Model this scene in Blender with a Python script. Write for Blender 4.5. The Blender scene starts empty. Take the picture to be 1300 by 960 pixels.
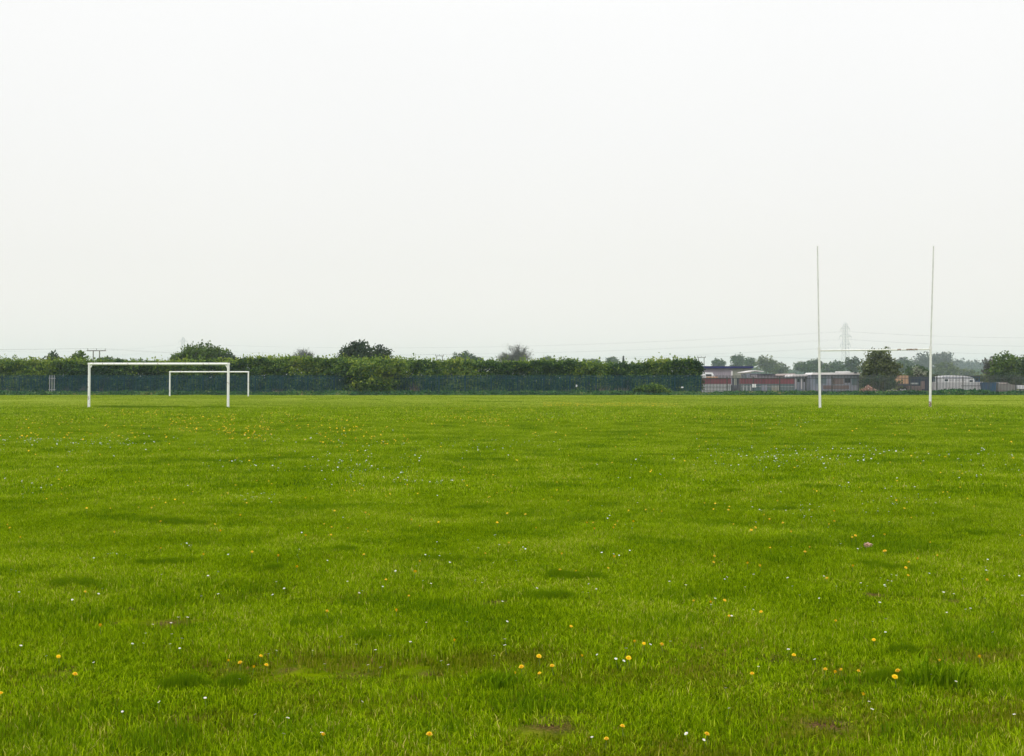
import bpy, bmesh, math, random
import numpy as np
from mathutils import Vector, Matrix
R = math.radians
rng = np.random.default_rng(7)
random.seed(7)
scene = bpy.context.scene
COL = scene.collection

# ------------------------------------------------------------------ camera
EYE = 1.4
F = 1500.0                      # focal length in units of the photo's pixels (1300 wide)
PITCH = math.atan((484.3 - 435.0) / F)
cam = bpy.data.cameras.new("camera")
cam.sensor_width = 36.0
cam.lens = 36.0 * F / 1300.0
cam.shift_y = -45.0 / 1300.0
cam.clip_start = 0.1
cam.clip_end = 8000.0
camo = bpy.data.objects.new("camera", cam)
COL.objects.link(camo)
camo.location = (0, 0, EYE)
camo.rotation_euler = (R(90) + PITCH, 0, 0)
scene.camera = camo

# ------------------------------------------------------------------ light
SUN_EL, SUN_AZ = R(52), R(205)      # azimuth clockwise from +Y (view direction)
world = bpy.data.worlds.new("World")
scene.world = world
world.use_nodes = True
nt = world.node_tree
nt.nodes.clear()
wout = nt.nodes.new("ShaderNodeOutputWorld")
wbg = nt.nodes.new("ShaderNodeBackground")
wbg.inputs["Strength"].default_value = 0.1
sky = nt.nodes.new("ShaderNodeTexSky")
sky.sky_type = 'NISHITA'
sky.sun_disc = False
sky.sun_elevation = SUN_EL
sky.sun_rotation = SUN_AZ
sky.dust_density = 6.0
tc = nt.nodes.new("ShaderNodeTexCoord")
sep = nt.nodes.new("ShaderNodeSeparateXYZ")
ramp = nt.nodes.new("ShaderNodeValToRGB")
cr = ramp.color_ramp
cr.elements[0].position = 0.0
cr.elements[0].color = (1.17, 1.07, 0.985, 1)
cr.elements[1].position = 1.0
cr.elements[1].color = (1.62, 1.63, 1.62, 1)
for p_, c_ in ((0.045, (1.085, 1.04, 0.98)), (0.10, (1.045, 1.02, 0.975)), (0.20, (1.06, 1.05, 1.03)), (0.30, (1.09, 1.085, 1.075)), (0.45, (1.3, 1.3, 1.29))):
    e = cr.elements.new(p_); e.color = (*c_, 1)
cloud = nt.nodes.new("ShaderNodeTexNoise")
cloud.inputs["Scale"].default_value = 1.6
cloud.inputs["Detail"].default_value = 3
cmap = nt.nodes.new("ShaderNodeMapRange")
cmap.inputs["To Min"].default_value = 9.2
cmap.inputs["To Max"].default_value = 10.0
mul = nt.nodes.new("ShaderNodeVectorMath"); mul.operation = 'SCALE'
mix = nt.nodes.new("ShaderNodeMix"); mix.data_type = 'RGBA'
mix.inputs["Factor"].default_value = 0.94       # closed layer of white cloud under the sky
nt.links.new(tc.outputs["Generated"], sep.inputs[0])
nt.links.new(tc.outputs["Generated"], cloud.inputs["Vector"])
nt.links.new(sep.outputs["Z"], ramp.inputs["Fac"])
nt.links.new(cloud.outputs["Fac"], cmap.inputs["Value"])
nt.links.new(ramp.outputs["Color"], mul.inputs[0])
nt.links.new(cmap.outputs["Result"], mul.inputs["Scale"])
nt.links.new(sky.outputs["Color"], mix.inputs["A"])
nt.links.new(mul.outputs[0], mix.inputs["B"])
nt.links.new(mix.outputs["Result"], wbg.inputs["Color"])
nt.links.new(wbg.outputs[0], wout.inputs["Surface"])

sl = bpy.data.lights.new("sun", 'SUN')
sl.energy = 1.2
sl.angle = R(14)
sl.color = (1.0, 0.96, 0.9)
so = bpy.data.objects.new("sun", sl)
COL.objects.link(so)
sdir = Vector((math.sin(SUN_AZ) * math.cos(SUN_EL), math.cos(SUN_AZ) * math.cos(SUN_EL), math.sin(SUN_EL)))
so.location = sdir * 50
so.rotation_euler = sdir.to_track_quat('Z', 'Y').to_euler()

scene.view_settings.view_transform = 'Standard'
scene.view_settings.look = 'None'
scene.view_settings.exposure = 0.0
scene.view_settings.gamma = 1.0
scene.render.engine = 'CYCLES'
scene.cycles.volume_bounces = 1
scene.cycles.max_bounces = 8
scene.cycles.transparent_max_bounces = 8

# ------------------------------------------------------------------ helpers
def noise(x, y, seed=0):
    """smooth value noise in -1..1"""
    x = np.asarray(x, float); y = np.asarray(y, float)
    xi = np.floor(x).astype(np.int64); yi = np.floor(y).astype(np.int64)
    fx = x - xi; fy = y - yi
    fx = fx * fx * (3 - 2 * fx); fy = fy * fy * (3 - 2 * fy)
    def h(a, b):
        v = np.sin(a * 127.1 + b * 311.7 + seed * 74.7) * 43758.5453
        return (v - np.floor(v)) * 2 - 1
    return (h(xi, yi) * (1 - fx) + h(xi + 1, yi) * fx) * (1 - fy) + (h(xi, yi + 1) * (1 - fx) + h(xi + 1, yi + 1) * fx) * fy

def terrain(x, y):
    """gentle bumps of the playing field"""
    x = np.asarray(x, float); y = np.asarray(y, float)
    d = np.hypot(x, y)
    a = np.clip((123 - d) / 14, 0, 1)
    return a * (0.03 * noise(x / 6.5, y / 5.0, 1) + 0.028 * noise(x / 2.1, y / 1.7, 2) + 0.012 * noise(x / 0.7, y / 0.6, 3))

def tz(x, y): return float(terrain(x, y))

def X(px, d, z=EYE):
    return (px - 650.0) / F * (d * math.cos(PITCH) + (z - EYE) * math.sin(PITCH))

def Z(py, d):
    return EYE + d * math.tan(PITCH - math.atan((py - 435.0) / F))

def G(px, py):
    """point of the flat field seen at a pixel of the photograph"""
    el = math.atan((py - 435.0) / F) - PITCH
    y = EYE / math.tan(el)
    return X(px, y, 0.0), y

def tag(o, label=None, cat=None, group=None, kind=None):
    if label: o["label"] = label
    if cat: o["category"] = cat
    if group: o["group"] = group
    if kind: o["kind"] = kind
    return o

def empty(name, loc, rz=0.0):
    o = bpy.data.objects.new(name, None)
    o.empty_display_size = 0.2
    o.location = loc
    o.rotation_euler = (0, 0, rz)
    COL.objects.link(o)
    return o

def from_np(name, verts, faces_flat, loop_tot, mats, parent=None, attrs=None, smooth=False, mat_idx=None, link=True, loc=None):
    """verts (n,3); faces_flat = vertex indices; loop_tot = sizes of the faces"""
    me = bpy.data.meshes.new(name)
    v = np.asarray(verts, np.float32)
    ff = np.asarray(faces_flat, np.int32); lt = np.asarray(loop_tot, np.int32)
    me.vertices.add(len(v)); me.vertices.foreach_set("co", v.ravel())
    me.loops.add(len(ff)); me.loops.foreach_set("vertex_index", ff)
    me.polygons.add(len(lt))
    me.polygons.foreach_set("loop_start", np.concatenate(([0], np.cumsum(lt)[:-1])).astype(np.int32))
    if smooth: me.polygons.foreach_set("use_smooth", np.ones(len(lt), bool))
    if mat_idx is not None: me.polygons.foreach_set("material_index", np.asarray(mat_idx, np.int32))
    me.update(calc_edges=True)
    if attrs:
        for k, (dom, a) in attrs.items():
            at = me.attributes.new(k, 'FLOAT', dom)
            at.data.foreach_set("value", np.asarray(a, np.float32))
    for m in (mats if isinstance(mats, (list, tuple)) else [mats]): me.materials.append(m)
    o = bpy.data.objects.new(name, me)
    if link: COL.objects.link(o)
    if parent is not None: o.parent = parent
    if loc is not None: o.location = loc
    return o

class MB:
    """collects shapes for one mesh"""
    def __init__(s): s.bm = bmesh.new()
    def box(s, x0, x1, y0, y1, z0, z1, bev=0.0):
        r = bmesh.ops.create_cube(s.bm, size=1.0)
        vs = r["verts"]
        for v in vs:
            v.co = Vector((x0 + (v.co.x + .5) * (x1 - x0), y0 + (v.co.y + .5) * (y1 - y0), z0 + (v.co.z + .5) * (z1 - z0)))
        if bev:
            es = list({e for v in vs for e in v.link_edges})
            bmesh.ops.bevel(s.bm, geom=es, offset=bev, segments=2, affect='EDGES', profile=.6)
        return s
    def tube(s, p0, p1, r0, r1=None, n=12, caps=True):
        r1 = r0 if r1 is None else r1
        p0 = Vector(p0); p1 = Vector(p1)
        d = p1 - p0
        q = d.to_track_quat('Z', 'Y').to_matrix().to_4x4()
        m = Matrix.Translation((p0 + p1) / 2) @ q
        bmesh.ops.create_cone(s.bm, cap_ends=caps, segments=n, radius1=r0, radius2=max(r1, 1e-4), depth=d.length, matrix=m)
        return s
    def prism(s, pts, y0, y1):
        """outline in x,z extruded along y"""
        a = [s.bm.verts.new((x, y0, z)) for x, z in pts]
        b = [s.bm.verts.new((x, y1, z)) for x, z in pts]
        n = len(pts)
        s.bm.faces.new(a); s.bm.faces.new(b[::-1])
        for i in range(n):
            s.bm.faces.new((a[i], b[i], b[(i + 1) % n], a[(i + 1) % n]))
        return s
    def build(s, name, mat, parent=None, smooth=False, loc=None, link=True):
        bmesh.ops.recalc_face_normals(s.bm, faces=s.bm.faces[:])
        me = bpy.data.meshes.new(name)
        s.bm.to_mesh(me); s.bm.free()
        if smooth:
            me.polygons.foreach_set("use_smooth", [True] * len(me.polygons))
        me.materials.append(mat)
        o = bpy.data.objects.new(name, me)
        if link: COL.objects.link(o)
        if parent is not None: o.parent = parent
        if loc is not None: o.location = loc
        return o

# ------------------------------------------------------------------ materials
def newmat(name):
    m = bpy.data.materials.new(name); m.use_nodes = True
    t = m.node_tree
    return m, t, t.nodes["Principled BSDF"]

def weathered(name, c1, c2, scale=3.0, rough=0.6, metal=0.0, spec=0.3, c3=None, c3_amt=0.62, obj_scale=(1, 1, 1), bump=0.0):
    """two close tones mixed by noise plus optional stains of a third"""
    m, t, b = newmat(name)
    tcn = t.nodes.new("ShaderNodeTexCoord")
    mp = t.nodes.new("ShaderNodeMapping"); mp.inputs["Scale"].default_value = obj_scale
    n = t.nodes.new("ShaderNodeTexNoise"); n.inputs["Scale"].default_value = scale; n.inputs["Detail"].default_value = 6
    r = t.nodes.new("ShaderNodeValToRGB")
    r.color_ramp.elements[0].position = .35; r.color_ramp.elements[0].color = (*c1, 1)
    r.color_ramp.elements[1].position = .65; r.color_ramp.elements[1].color = (*c2, 1)
    t.links.new(tcn.outputs["Object"], mp.inputs[0]); t.links.new(mp.outputs[0], n.inputs["Vector"])
    t.links.new(n.outputs["Fac"], r.inputs["Fac"])
    out = r.outputs["Color"]
    if c3:
        n2 = t.nodes.new("ShaderNodeTexNoise"); n2.inputs["Scale"].default_value = scale * 2.3; n2.inputs["Detail"].default_value = 8
        r2 = t.nodes.new("ShaderNodeValToRGB")
        r2.color_ramp.elements[0].position = c3_amt; r2.color_ramp.elements[1].position = c3_amt + .04
        mx = t.nodes.new("ShaderNodeMix"); mx.data_type = 'RGBA'
        mx.inputs["B"].default_value = (*c3, 1)
        t.links.new(mp.outputs[0], n2.inputs["Vector"]); t.links.new(n2.outputs["Fac"], r2.inputs["Fac"])
        t.links.new(r2.outputs["Color"], mx.inputs["Factor"]); t.links.new(out, mx.inputs["A"])
        out = mx.outputs["Result"]
    t.links.new(out, b.inputs["Base Color"])
    b.inputs["Roughness"].default_value = rough; b.inputs["Metallic"].default_value = metal
    b.inputs["Specular IOR Level"].default_value = spec
    if bump:
        bp = t.nodes.new("ShaderNodeBump"); bp.inputs["Distance"].default_value = bump
        t.links.new(n.outputs["Fac"], bp.inputs["Height"]); t.links.new(bp.outputs[0], b.inputs["Normal"])
    return m

def foliage(name, stops, trans=0.35, nscale=0.35, namt=0.5, wet=0.25):
    """leaf colour from the per-leaf attribute 'rnd' nudged by a slow noise over the plant"""
    m, t, b = newmat(name)
    at = t.nodes.new("ShaderNodeAttribute"); at.attribute_name = "rnd"
    geo = t.nodes.new("ShaderNodeNewGeometry")
    n = t.nodes.new("ShaderNodeTexNoise"); n.inputs["Scale"].default_value = nscale; n.inputs["Detail"].default_value = 4
    mr = t.nodes.new("ShaderNodeMapRange")
    mr.inputs["From Min"].default_value = .3; mr.inputs["From Max"].default_value = .7
    mr.inputs["To Min"].default_value = -namt; mr.inputs["To Max"].default_value = namt
    ad = t.nodes.new("ShaderNodeMath"); ad.operation = 'ADD'; ad.use_clamp = True
    r = t.nodes.new("ShaderNodeValToRGB")
    while len(r.color_ramp.elements) < len(stops): r.color_ramp.elements.new(.5)
    for e, (p, c) in zip(r.color_ramp.elements, stops): e.position = p; e.color = (*c, 1)
    t.links.new(geo.outputs["Position"], n.inputs["Vector"])
    t.links.new(n.outputs["Fac"], mr.inputs["Value"])
    t.links.new(at.outputs["Fac"], ad.inputs[0]); t.links.new(mr.outputs[0], ad.inputs[1])
    t.links.new(ad.outputs[0], r.inputs["Fac"])
    b.inputs["Roughness"].default_value = .6; b.inputs["Specular IOR Level"].default_value = wet
    tr = t.nodes.new("ShaderNodeBsdfTranslucent")
    ms = t.nodes.new("ShaderNodeMixShader"); ms.inputs[0].default_value = trans
    t.links.new(r.outputs["Color"], b.inputs["Base Color"]); t.links.new(r.outputs["Color"], tr.inputs["Color"])
    o = t.nodes["Material Output"]
    t.links.new(b.outputs[0], ms.inputs[1]); t.links.new(tr.outputs[0], ms.inputs[2]); t.links.new(ms.outputs[0], o.inputs["Surface"])
    return m

GRASS_STOPS = [(0.0, (.040, .090, .001)), (.28, (.130, .230, .001)), (.6, (.250, .380, .002)), (.9, (.40, .52, .010)), (1.0, (.60, .52, .12))]
LUSH_STOPS = [(0.0, (.045, .105, .002)), (.5, (.130, .238, .002)), (1.0, (.25, .37, .006))]
DRY_STOPS = [(0.0, (.060, .095, .002)), (.45, (.155, .205, .003)), (.8, (.27, .28, .02)), (1.0, (.26, .18, .05))]
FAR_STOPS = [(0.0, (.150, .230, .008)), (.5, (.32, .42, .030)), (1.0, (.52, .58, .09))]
m_grass = foliage("grass_blades", GRASS_STOPS, .24, .8, .14, 0.0)
m_lush = foliage("lush_grass_blades", LUSH_STOPS, .25, .8, .12, 0.0)
m_dry = foliage("dry_grass_blades", DRY_STOPS, .2, .9, .2, 0.0)
m_fargrass = foliage("pale_hazy_grass_blades", FAR_STOPS, .3, .045, .3, 0.0)
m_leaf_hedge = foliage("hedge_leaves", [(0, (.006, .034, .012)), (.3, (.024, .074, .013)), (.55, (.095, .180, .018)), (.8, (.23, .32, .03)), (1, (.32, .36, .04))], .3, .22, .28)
m_leaf_bright = foliage("bright_leaves", [(0, (.045, .085, .012)), (.5, (.085, .155, .016)), (1, (.19, .25, .03))], .35, .4, .2)
m_leaf_mid = foliage("mid_leaves", [(0, (.024, .050, .018)), (.5, (.050, .095, .024)), (1, (.11, .16, .035))], .3, .3, .2)
m_leaf_dark = foliage("dark_leaves", [(0, (.013, .028, .014)), (.5, (.030, .058, .020)), (1, (.075, .11, .03))], .25, .3, .2)
m_leaf_grey = foliage("grey_twigs", [(0, (.050, .045, .045)), (.5, (.090, .085, .078)), (1, (.13, .14, .09))], .15, .3, .2)
m_leaf_olive = foliage("olive_leaves", [(0, (.045, .060, .022)), (.5, (.10, .125, .040)), (1, (.20, .23, .07))], .25, .3, .2)
m_conifer = foliage("conifer_needles", [(0, (.010, .022, .016)), (1, (.028, .05, .03))], .1, .4, .2)
m_weed = foliage("verge_weeds", [(0, (.008, .045, .020)), (.5, (.035, .12, .035)), (.85, (.10, .20, .04)), (1, (.20, .19, .07))], .25, .5, .25)
m_dead = foliage("dead_stems", [(0, (.06, .045, .035)), (.5, (.13, .095, .072)), (1, (.26, .19, .15))], .1, .6, .2)
m_blossom = foliage("blossom", [(0, (.09, .14, .06)), (.5, (.3, .33, .22)), (1, (.6, .6, .5))], .2, .6, .2)
m_bark = weathered("bark", (.05, .042, .033), (.11, .095, .075), 6, .9)
m_white = weathered("goal_white_paint", (.80, .81, .80), (.88, .88, .87), 5, .45, c3=(.30, .22, .17), c3_amt=.635, obj_scale=(1, 1, .6))
m_post = weathered("rugby_post_paint", (.72, .72, .71), (.80, .80, .79), 4, .45, c3=(.34, .18, .11), c3_amt=.72)
m_upper = weathered("slim_post_paint", (.60, .60, .60), (.72, .72, .71), 1.5, .5, c3=(.34, .22, .15), c3_amt=.70)
m_rust = weathered("rusted_bar", (.15, .085, .055), (.27, .19, .14), 9, .8, c3=(.7, .7, .68), c3_amt=.56)
m_fence = weathered("green_fence_paint", (.001, .026, .040), (.002, .048, .066), 1.2, .5, obj_scale=(1, 1, .3), c3=(.07, .12, .11), c3_amt=.68)
m_fence_grey = weathered("weathered_fence_paint", (.030, .060, .062), (.085, .075, .068), 1.3, .6, obj_scale=(1, 1, .4), c3=(.19, .11, .08), c3_amt=.66)
m_galv = weathered("galvanised_steel", (.28, .29, .30), (.42, .42, .43), 5, .5, .3)
m_wood = weathered("creosoted_pole", (.10, .085, .075), (.18, .16, .14), 4, .9)
m_steel = weathered("pylon_steel", (.56, .56, .60), (.66, .66, .70), .3, .6, .2)
m_soil = weathered("soil", (.05, .03, .015), (.12, .075, .035), 12, .95, bump=.02)
m_yard = weathered("yard_hardcore", (.14, .12, .105), (.24, .215, .19), .8, .95, c3=(.06, .09, .03), c3_amt=.6)

def corrugated(name, c1, c2, pitch=0.2, depth=.4, rough=.55):
    """coloured sheet cladding: ribs come from the wave bump, colour stays that of the paint"""
    m = weathered(name, c1, c2, .6, rough, obj_scale=(1, 1, .25))
    t = m.node_tree; b = t.nodes["Principled BSDF"]
    tcn = t.nodes.new("ShaderNodeTexCoord")
    w = t.nodes.new("ShaderNodeTexWave"); w.bands_direction = 'X'; w.inputs["Scale"].default_value = .314 / pitch
    bp = t.nodes.new("ShaderNodeBump"); bp.inputs["Strength"].default_value = depth; bp.inputs["Distance"].default_value = .05
    t.links.new(tcn.outputs["Object"], w.inputs["Vector"]); t.links.new(w.outputs["Fac"], bp.inputs["Height"])
    t.links.new(bp.outputs[0], b.inputs["Normal"])
    return m
m_lilac = corrugated("lilac_grey_cladding", (.27, .24, .28), (.36, .32, .36), .3)
m_greengrey = corrugated("green_grey_cladding", (.27, .28, .23), (.35, .35, .30), .4)
m_navy = weathered("navy_paint", (.010, .012, .085), (.018, .022, .12), 1, .5)
m_navy_dull = weathered("dull_navy_paint", (.010, .018, .045), (.022, .034, .07), 1, .6)
m_sheet = weathered("grey_sheeting", (.17, .165, .16), (.27, .26, .25), 1.2, .8)
m_red = corrugated("maroon_cladding", (.17, .040, .060), (.25, .065, .090), .35)
m_greyp = corrugated("pale_grey_panels", (.36, .39, .39), (.46, .48, .47), .5)
m_teal = weathered("teal_grey_panels", (.09, .15, .17), (.16, .21, .22), .9, .6)
m_cabin = weathered("blue_grey_cabin_wall", (.20, .24, .30), (.36, .36, .42), .5, .5)
m_brownp = weathered("brown_panel", (.16, .11, .11), (.24, .18, .17), .8, .7)
m_whitep = weathered("white_roof_sheet", (.62, .60, .60), (.76, .73, .72), .7, .45)
m_pinkp = weathered("pinkish_roof_sheet", (.48, .38, .37), (.68, .60, .58), .7, .55)
m_van = weathered("white_vehicle_paint", (.68, .69, .72), (.80, .80, .82), 1, .3, c3=(.4, .38, .36), c3_amt=.68)
m_palegrey = weathered("pale_grey_coachwork", (.43, .44, .46), (.56, .56, .57), .6, .45, c3=(.3, .27, .24), c3_amt=.66)
m_tan = weathered("tan_plywood", (.46, .27, .16), (.58, .36, .22), 1, .7)
m_blue = corrugated("blue_container_paint", (.012, .06, .14), (.02, .09, .19), .28)
m_glass = weathered("dark_glass", (.02, .025, .035), (.035, .04, .05), 1, .12, spec=.6)
m_tyre = weathered("tyre_rubber", (.015, .015, .015), (.03, .03, .03), 5, .85)
m_orange = weathered("orange_stripe", (.62, .30, .15), (.7, .42, .25), 2, .5)
m_pinkred = weathered("red_stripe", (.55, .06, .12), (.6, .12, .18), 1, .5)
m_brick = weathered("broken_brick", (.33, .16, .12), (.50, .30, .24), 3, .9, c3=(.6, .55, .5), c3_amt=.6)
m_slate = weathered("dark_roof_felt", (.045, .05, .07), (.09, .09, .11), 1, .8)
m_litter = weathered("white_plastic", (.7, .7, .7), (.82, .82, .82), 3, .5)
m_wire = weathered("cable", (.05, .05, .055), (.08, .08, .085), 1, .6)

# ------------------------------------------------------------------ ground
SOIL = []          # (x, y, rx, ry, strength) bare or worn patches of the real field
for px, py, wpx, k in ((408, 668, 12, .5), (415, 690, 10, .7), (640, 772, 30, .8), (770, 768, 16, .6), (490, 758, 20, .5),
                       (172, 770, 14, .6), (135, 786, 12, .7), (215, 786, 26, .45), (290, 848, 18, .6), (365, 850, 14, .6), (455, 858, 22, .5),
                       (790, 848, 14, .6), (1222, 762, 28, .55), (1110, 755, 18, .4), (985, 838, 36, .45), (1100, 865, 12, .7), (1240, 768, 10, .5),
                       (60, 858, 40, .35), (95, 845, 20, .5), (548, 856, 18, .5), (1285, 806, 16, .4), (940, 860, 26, .3), (680, 838, 16, .3), (20, 745, 14, .5),
                       (1100, 790, 12, .4), (240, 905, 40, .4), (700, 915, 50, .35), (1050, 920, 36, .4)):
    gx, gy = G(px, py); w = wpx / F * gy
    SOIL.append((gx, gy, w * .95, max(w * .75, .05), min(1.0, k * 1.7)))
for px, py in ((113, 518), (290, 518)):
    gx, gy = G(px, py); SOIL.append((gx, gy, .5, .6, .5))
def soil_mask(x, y, grow=0.0):
    x = np.asarray(x, float); y = np.asarray(y, float)
    s = np.zeros_like(x)
    wob = 1 + .5 * noise(x / .12, y / .12, 21) + .35 * noise(x / .35, y / .35, 22)
    for cx, cy, rx, ry, k in SOIL:
        q = ((x - cx) / (rx + grow)) ** 2 + ((y - cy) / (ry + grow)) ** 2
        s = np.maximum(s, k * np.exp(-q * 1.2) * wob)
    return np.clip(s * 1.25, 0, 1)

def length_field(x, y):
    """how long the grass stands: low frequency tussocks and mown streaks"""
    return 1 + .24 * noise(x / 1.3, y / .6, 5) + .30 * noise(x / .4, y / .25, 6) + .10 * noise(x / 6, y / 3.2, 7)

def lush_field(x, y):
    return .36 * noise(x / 1.7, y / .45, 8) + .48 * noise(x / .42, y / .2, 9) + .12 * noise(x / 8, y / 4, 10)

# one sheet: fine rows near the camera, coarse towards the horizon
ys = [-3000, -400, -60, -10, 0, 2.5]
y = 3.0
while y < 16: ys.append(y); y += .055
while y < 45: ys.append(y); y += .2
while y < 160: ys.append(y); y += 1.0
ys += [200, 300, 500, 900, 1600, 3000]
ys = np.array(ys)
us = np.concatenate(([-3000, -1000, -300, -120], np.linspace(-1, 1, 261), [120, 300, 1000, 3000]))
gx = np.zeros((len(ys), len(us))); gy = np.repeat(ys[:, None], len(us), 1)
for i, yy in enumerate(ys):
    half = max(4.0, min(75.0, abs(yy) * .62 + 1.5))
    row = us.copy(); row[4:-4] = us[4:-4] * half
    gx[i] = row
gz = terrain(gx, gy)
verts = np.stack([gx.ravel(), gy.ravel(), gz.ravel()], 1)
nr, nc = gx.shape
ii, jj = np.meshgrid(np.arange(nr - 1), np.arange(nc - 1), indexing='ij')
a = (ii * nc + jj).ravel()
quads = np.stack([a, a + 1, a + nc + 1, a + nc], 1)
m_ground, t, b = newmat("field_turf")
geo = t.nodes.new("ShaderNodeNewGeometry")
def nz(scale, detail=5, vec=None):
    n = t.nodes.new("ShaderNodeTexNoise"); n.inputs["Scale"].default_value = scale; n.inputs["Detail"].default_value = detail
    t.links.new(vec or geo.outputs["Position"], n.inputs["Vector"]); return n
n1 = nz(9, 8); n2 = nz(.35, 4); n3 = nz(70, 3)
r1 = t.nodes.new("ShaderNodeValToRGB")
r1.color_ramp.elements[0].position = .3; r1.color_ramp.elements[0].color = (.060, .110, .001, 1)
r1.color_ramp.elements[1].position = .72; r1.color_ramp.elements[1].color = (.170, .250, .002, 1)
r2 = t.nodes.new("ShaderNodeValToRGB")
r2.color_ramp.elements[0].position = .35; r2.color_ramp.elements[0].color = (.85, .92, .9, 1)
r2.color_ramp.elements[1].position = .65; r2.color_ramp.elements[1].color = (1.25, 1.08, 1.1, 1)
mm = t.nodes.new("ShaderNodeMix"); mm.data_type = 'RGBA'; mm.blend_type = 'MULTIPLY'; mm.inputs["Factor"].default_value = 1
t.links.new(n1.outputs["Fac"], r1.inputs["Fac"]); t.links.new(n2.outputs["Fac"], r2.inputs["Fac"])
t.links.new(r1.outputs["Color"], mm.inputs["A"]); t.links.new(r2.outputs["Color"], mm.inputs["B"])
rs = t.nodes.new("ShaderNodeValToRGB")
rs.color_ramp.elements[0].position = .35; rs.color_ramp.elements[0].color = (.045, .026, .012, 1)
rs.color_ramp.elements[1].position = .65; rs.color_ramp.elements[1].color = (.17, .095, .045, 1)
t.links.new(n3.outputs["Fac"], rs.inputs["Fac"])
sa = t.nodes.new("ShaderNodeAttribute"); sa.attribute_name = "soil"
m3 = t.nodes.new("ShaderNodeMix"); m3.data_type = 'RGBA'
t.links.new(sa.outputs["Fac"], m3.inputs["Factor"]); t.links.new(mm.outputs["Result"], m3.inputs["A"]); t.links.new(rs.outputs["Color"], m3.inputs["B"])
t.links.new(m3.outputs["Result"], b.inputs["Base Color"])
b.inputs["Roughness"].default_value = 1; b.inputs["Specular IOR Level"].default_value = 0
bp = t.nodes.new("ShaderNodeBump"); bp.inputs["Distance"].default_value = .03; bp.inputs["Strength"].default_value = .8
t.links.new(n3.outputs["Fac"], bp.inputs["Height"]); t.links.new(bp.outputs[0], b.inputs["Normal"])
ground = from_np("ground", verts, quads.ravel(), np.full(len(quads), 4), m_ground, smooth=True,
                 attrs={"soil": ('POINT', soil_mask(gx.ravel(), gy.ravel()))})
tag(ground, kind="structure")

# hard standing of the compound behind the right-hand fence
mb = MB(); mb.box(20.5, 100, 126, 190, -.05, .012)
tag(mb.build("compound_yard", m_yard), kind="structure")

# ------------------------------------------------------------------ haze
HAZE = 0.0003
mb = MB(); mb.box(-3050, 3050, -3050, 3050, -1.0, 62.0)
m_haze = bpy.data.materials.new("haze"); m_haze.use_nodes = True
t = m_haze.node_tree
t.nodes.remove(t.nodes["Principled BSDF"])
pv = t.nodes.new("ShaderNodeVolumePrincipled")
pv.inputs["Color"].default_value = (.74, .90, 1.0, 1)
pv.inputs["Density"].default_value = HAZE
pv.inputs["Anisotropy"].default_value = 0.1
t.links.new(pv.outputs[0], t.nodes["Material Output"].inputs["Volume"])
tag(mb.build("haze", m_haze), kind="stuff")

# ------------------------------------------------------------------ grass (stuff)
def blades(n, rad, h0, h1, w, mat, name, lean=.45, broad=0.0, square=False):
    """a patch of bent grass blades, five vertices each"""
    r = rad * np.sqrt(rng.random(n)); th = rng.random(n) * 2 * math.pi
    bx = r * np.cos(th); by = r * np.sin(th)
    # tussocks: pull some blades together
    k = max(3, n // 26)
    cx = rng.uniform(-rad, rad, k); cy = rng.uniform(-rad, rad, k)
    idx = rng.integers(0, k, n); pull = (rng.random(n) < .55)
    bx = np.where(pull, cx[idx] + rng.normal(0, rad * .09, n), bx); by = np.where(pull, cy[idx] + rng.normal(0, rad * .09, n), by)
    h = rng.uniform(h0, h1, n) * (1 + .35 * np.sin(idx * 2.3))
    az = rng.random(n) * 2 * math.pi
    ln = np.abs(rng.normal(lean, lean * .6, n)) * h
    ww = w * rng.uniform(.6, 1.4, n)
    isb = rng.random(n) < broad
    ww = np.where(isb, ww * 3.5, ww); h = np.where(isb, h * .45, h); ln = np.where(isb, h * 1.2, ln)
    dx, dy = np.cos(az), np.sin(az)
    sx, sy = -dy * ww / 2, dx * ww / 2
    z0 = np.full(n, -.012)
    v = np.empty((n, 5, 3))
    v[:, 0] = np.stack([bx - sx, by - sy, z0], 1); v[:, 1] = np.stack([bx + sx, by + sy, z0], 1)
    mx, my, mz = bx + dx * ln * .35, by + dy * ln * .35, h * .6
    v[:, 2] = np.stack([mx + sx * .85, my + sy * .85, mz], 1); v[:, 3] = np.stack([mx - sx * .85, my - sy * .85, mz], 1)
    v[:, 4] = np.stack([bx + dx * ln, by + dy * ln, h * (1 - .15 * rng.random(n))], 1)
    base = np.arange(n)[:, None] * 5
    f = np.concatenate([base + np.array([[0, 1, 2, 3]]), base + np.array([[3, 2, 4]])], 1).ravel()
    lt = np.tile([4, 3], n)
    rv = np.clip(rng.normal(.5, .24, n) + .12 * np.sin(idx * 1.7), 0, 1)
    rv = np.where(rng.random(n) < .02, 1.0, np.minimum(rv, .93))
    return from_np(name, v.reshape(-1, 3), f, lt, mat, attrs={"rnd": ('FACE', np.repeat(rv, 2))}, link=False)

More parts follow.
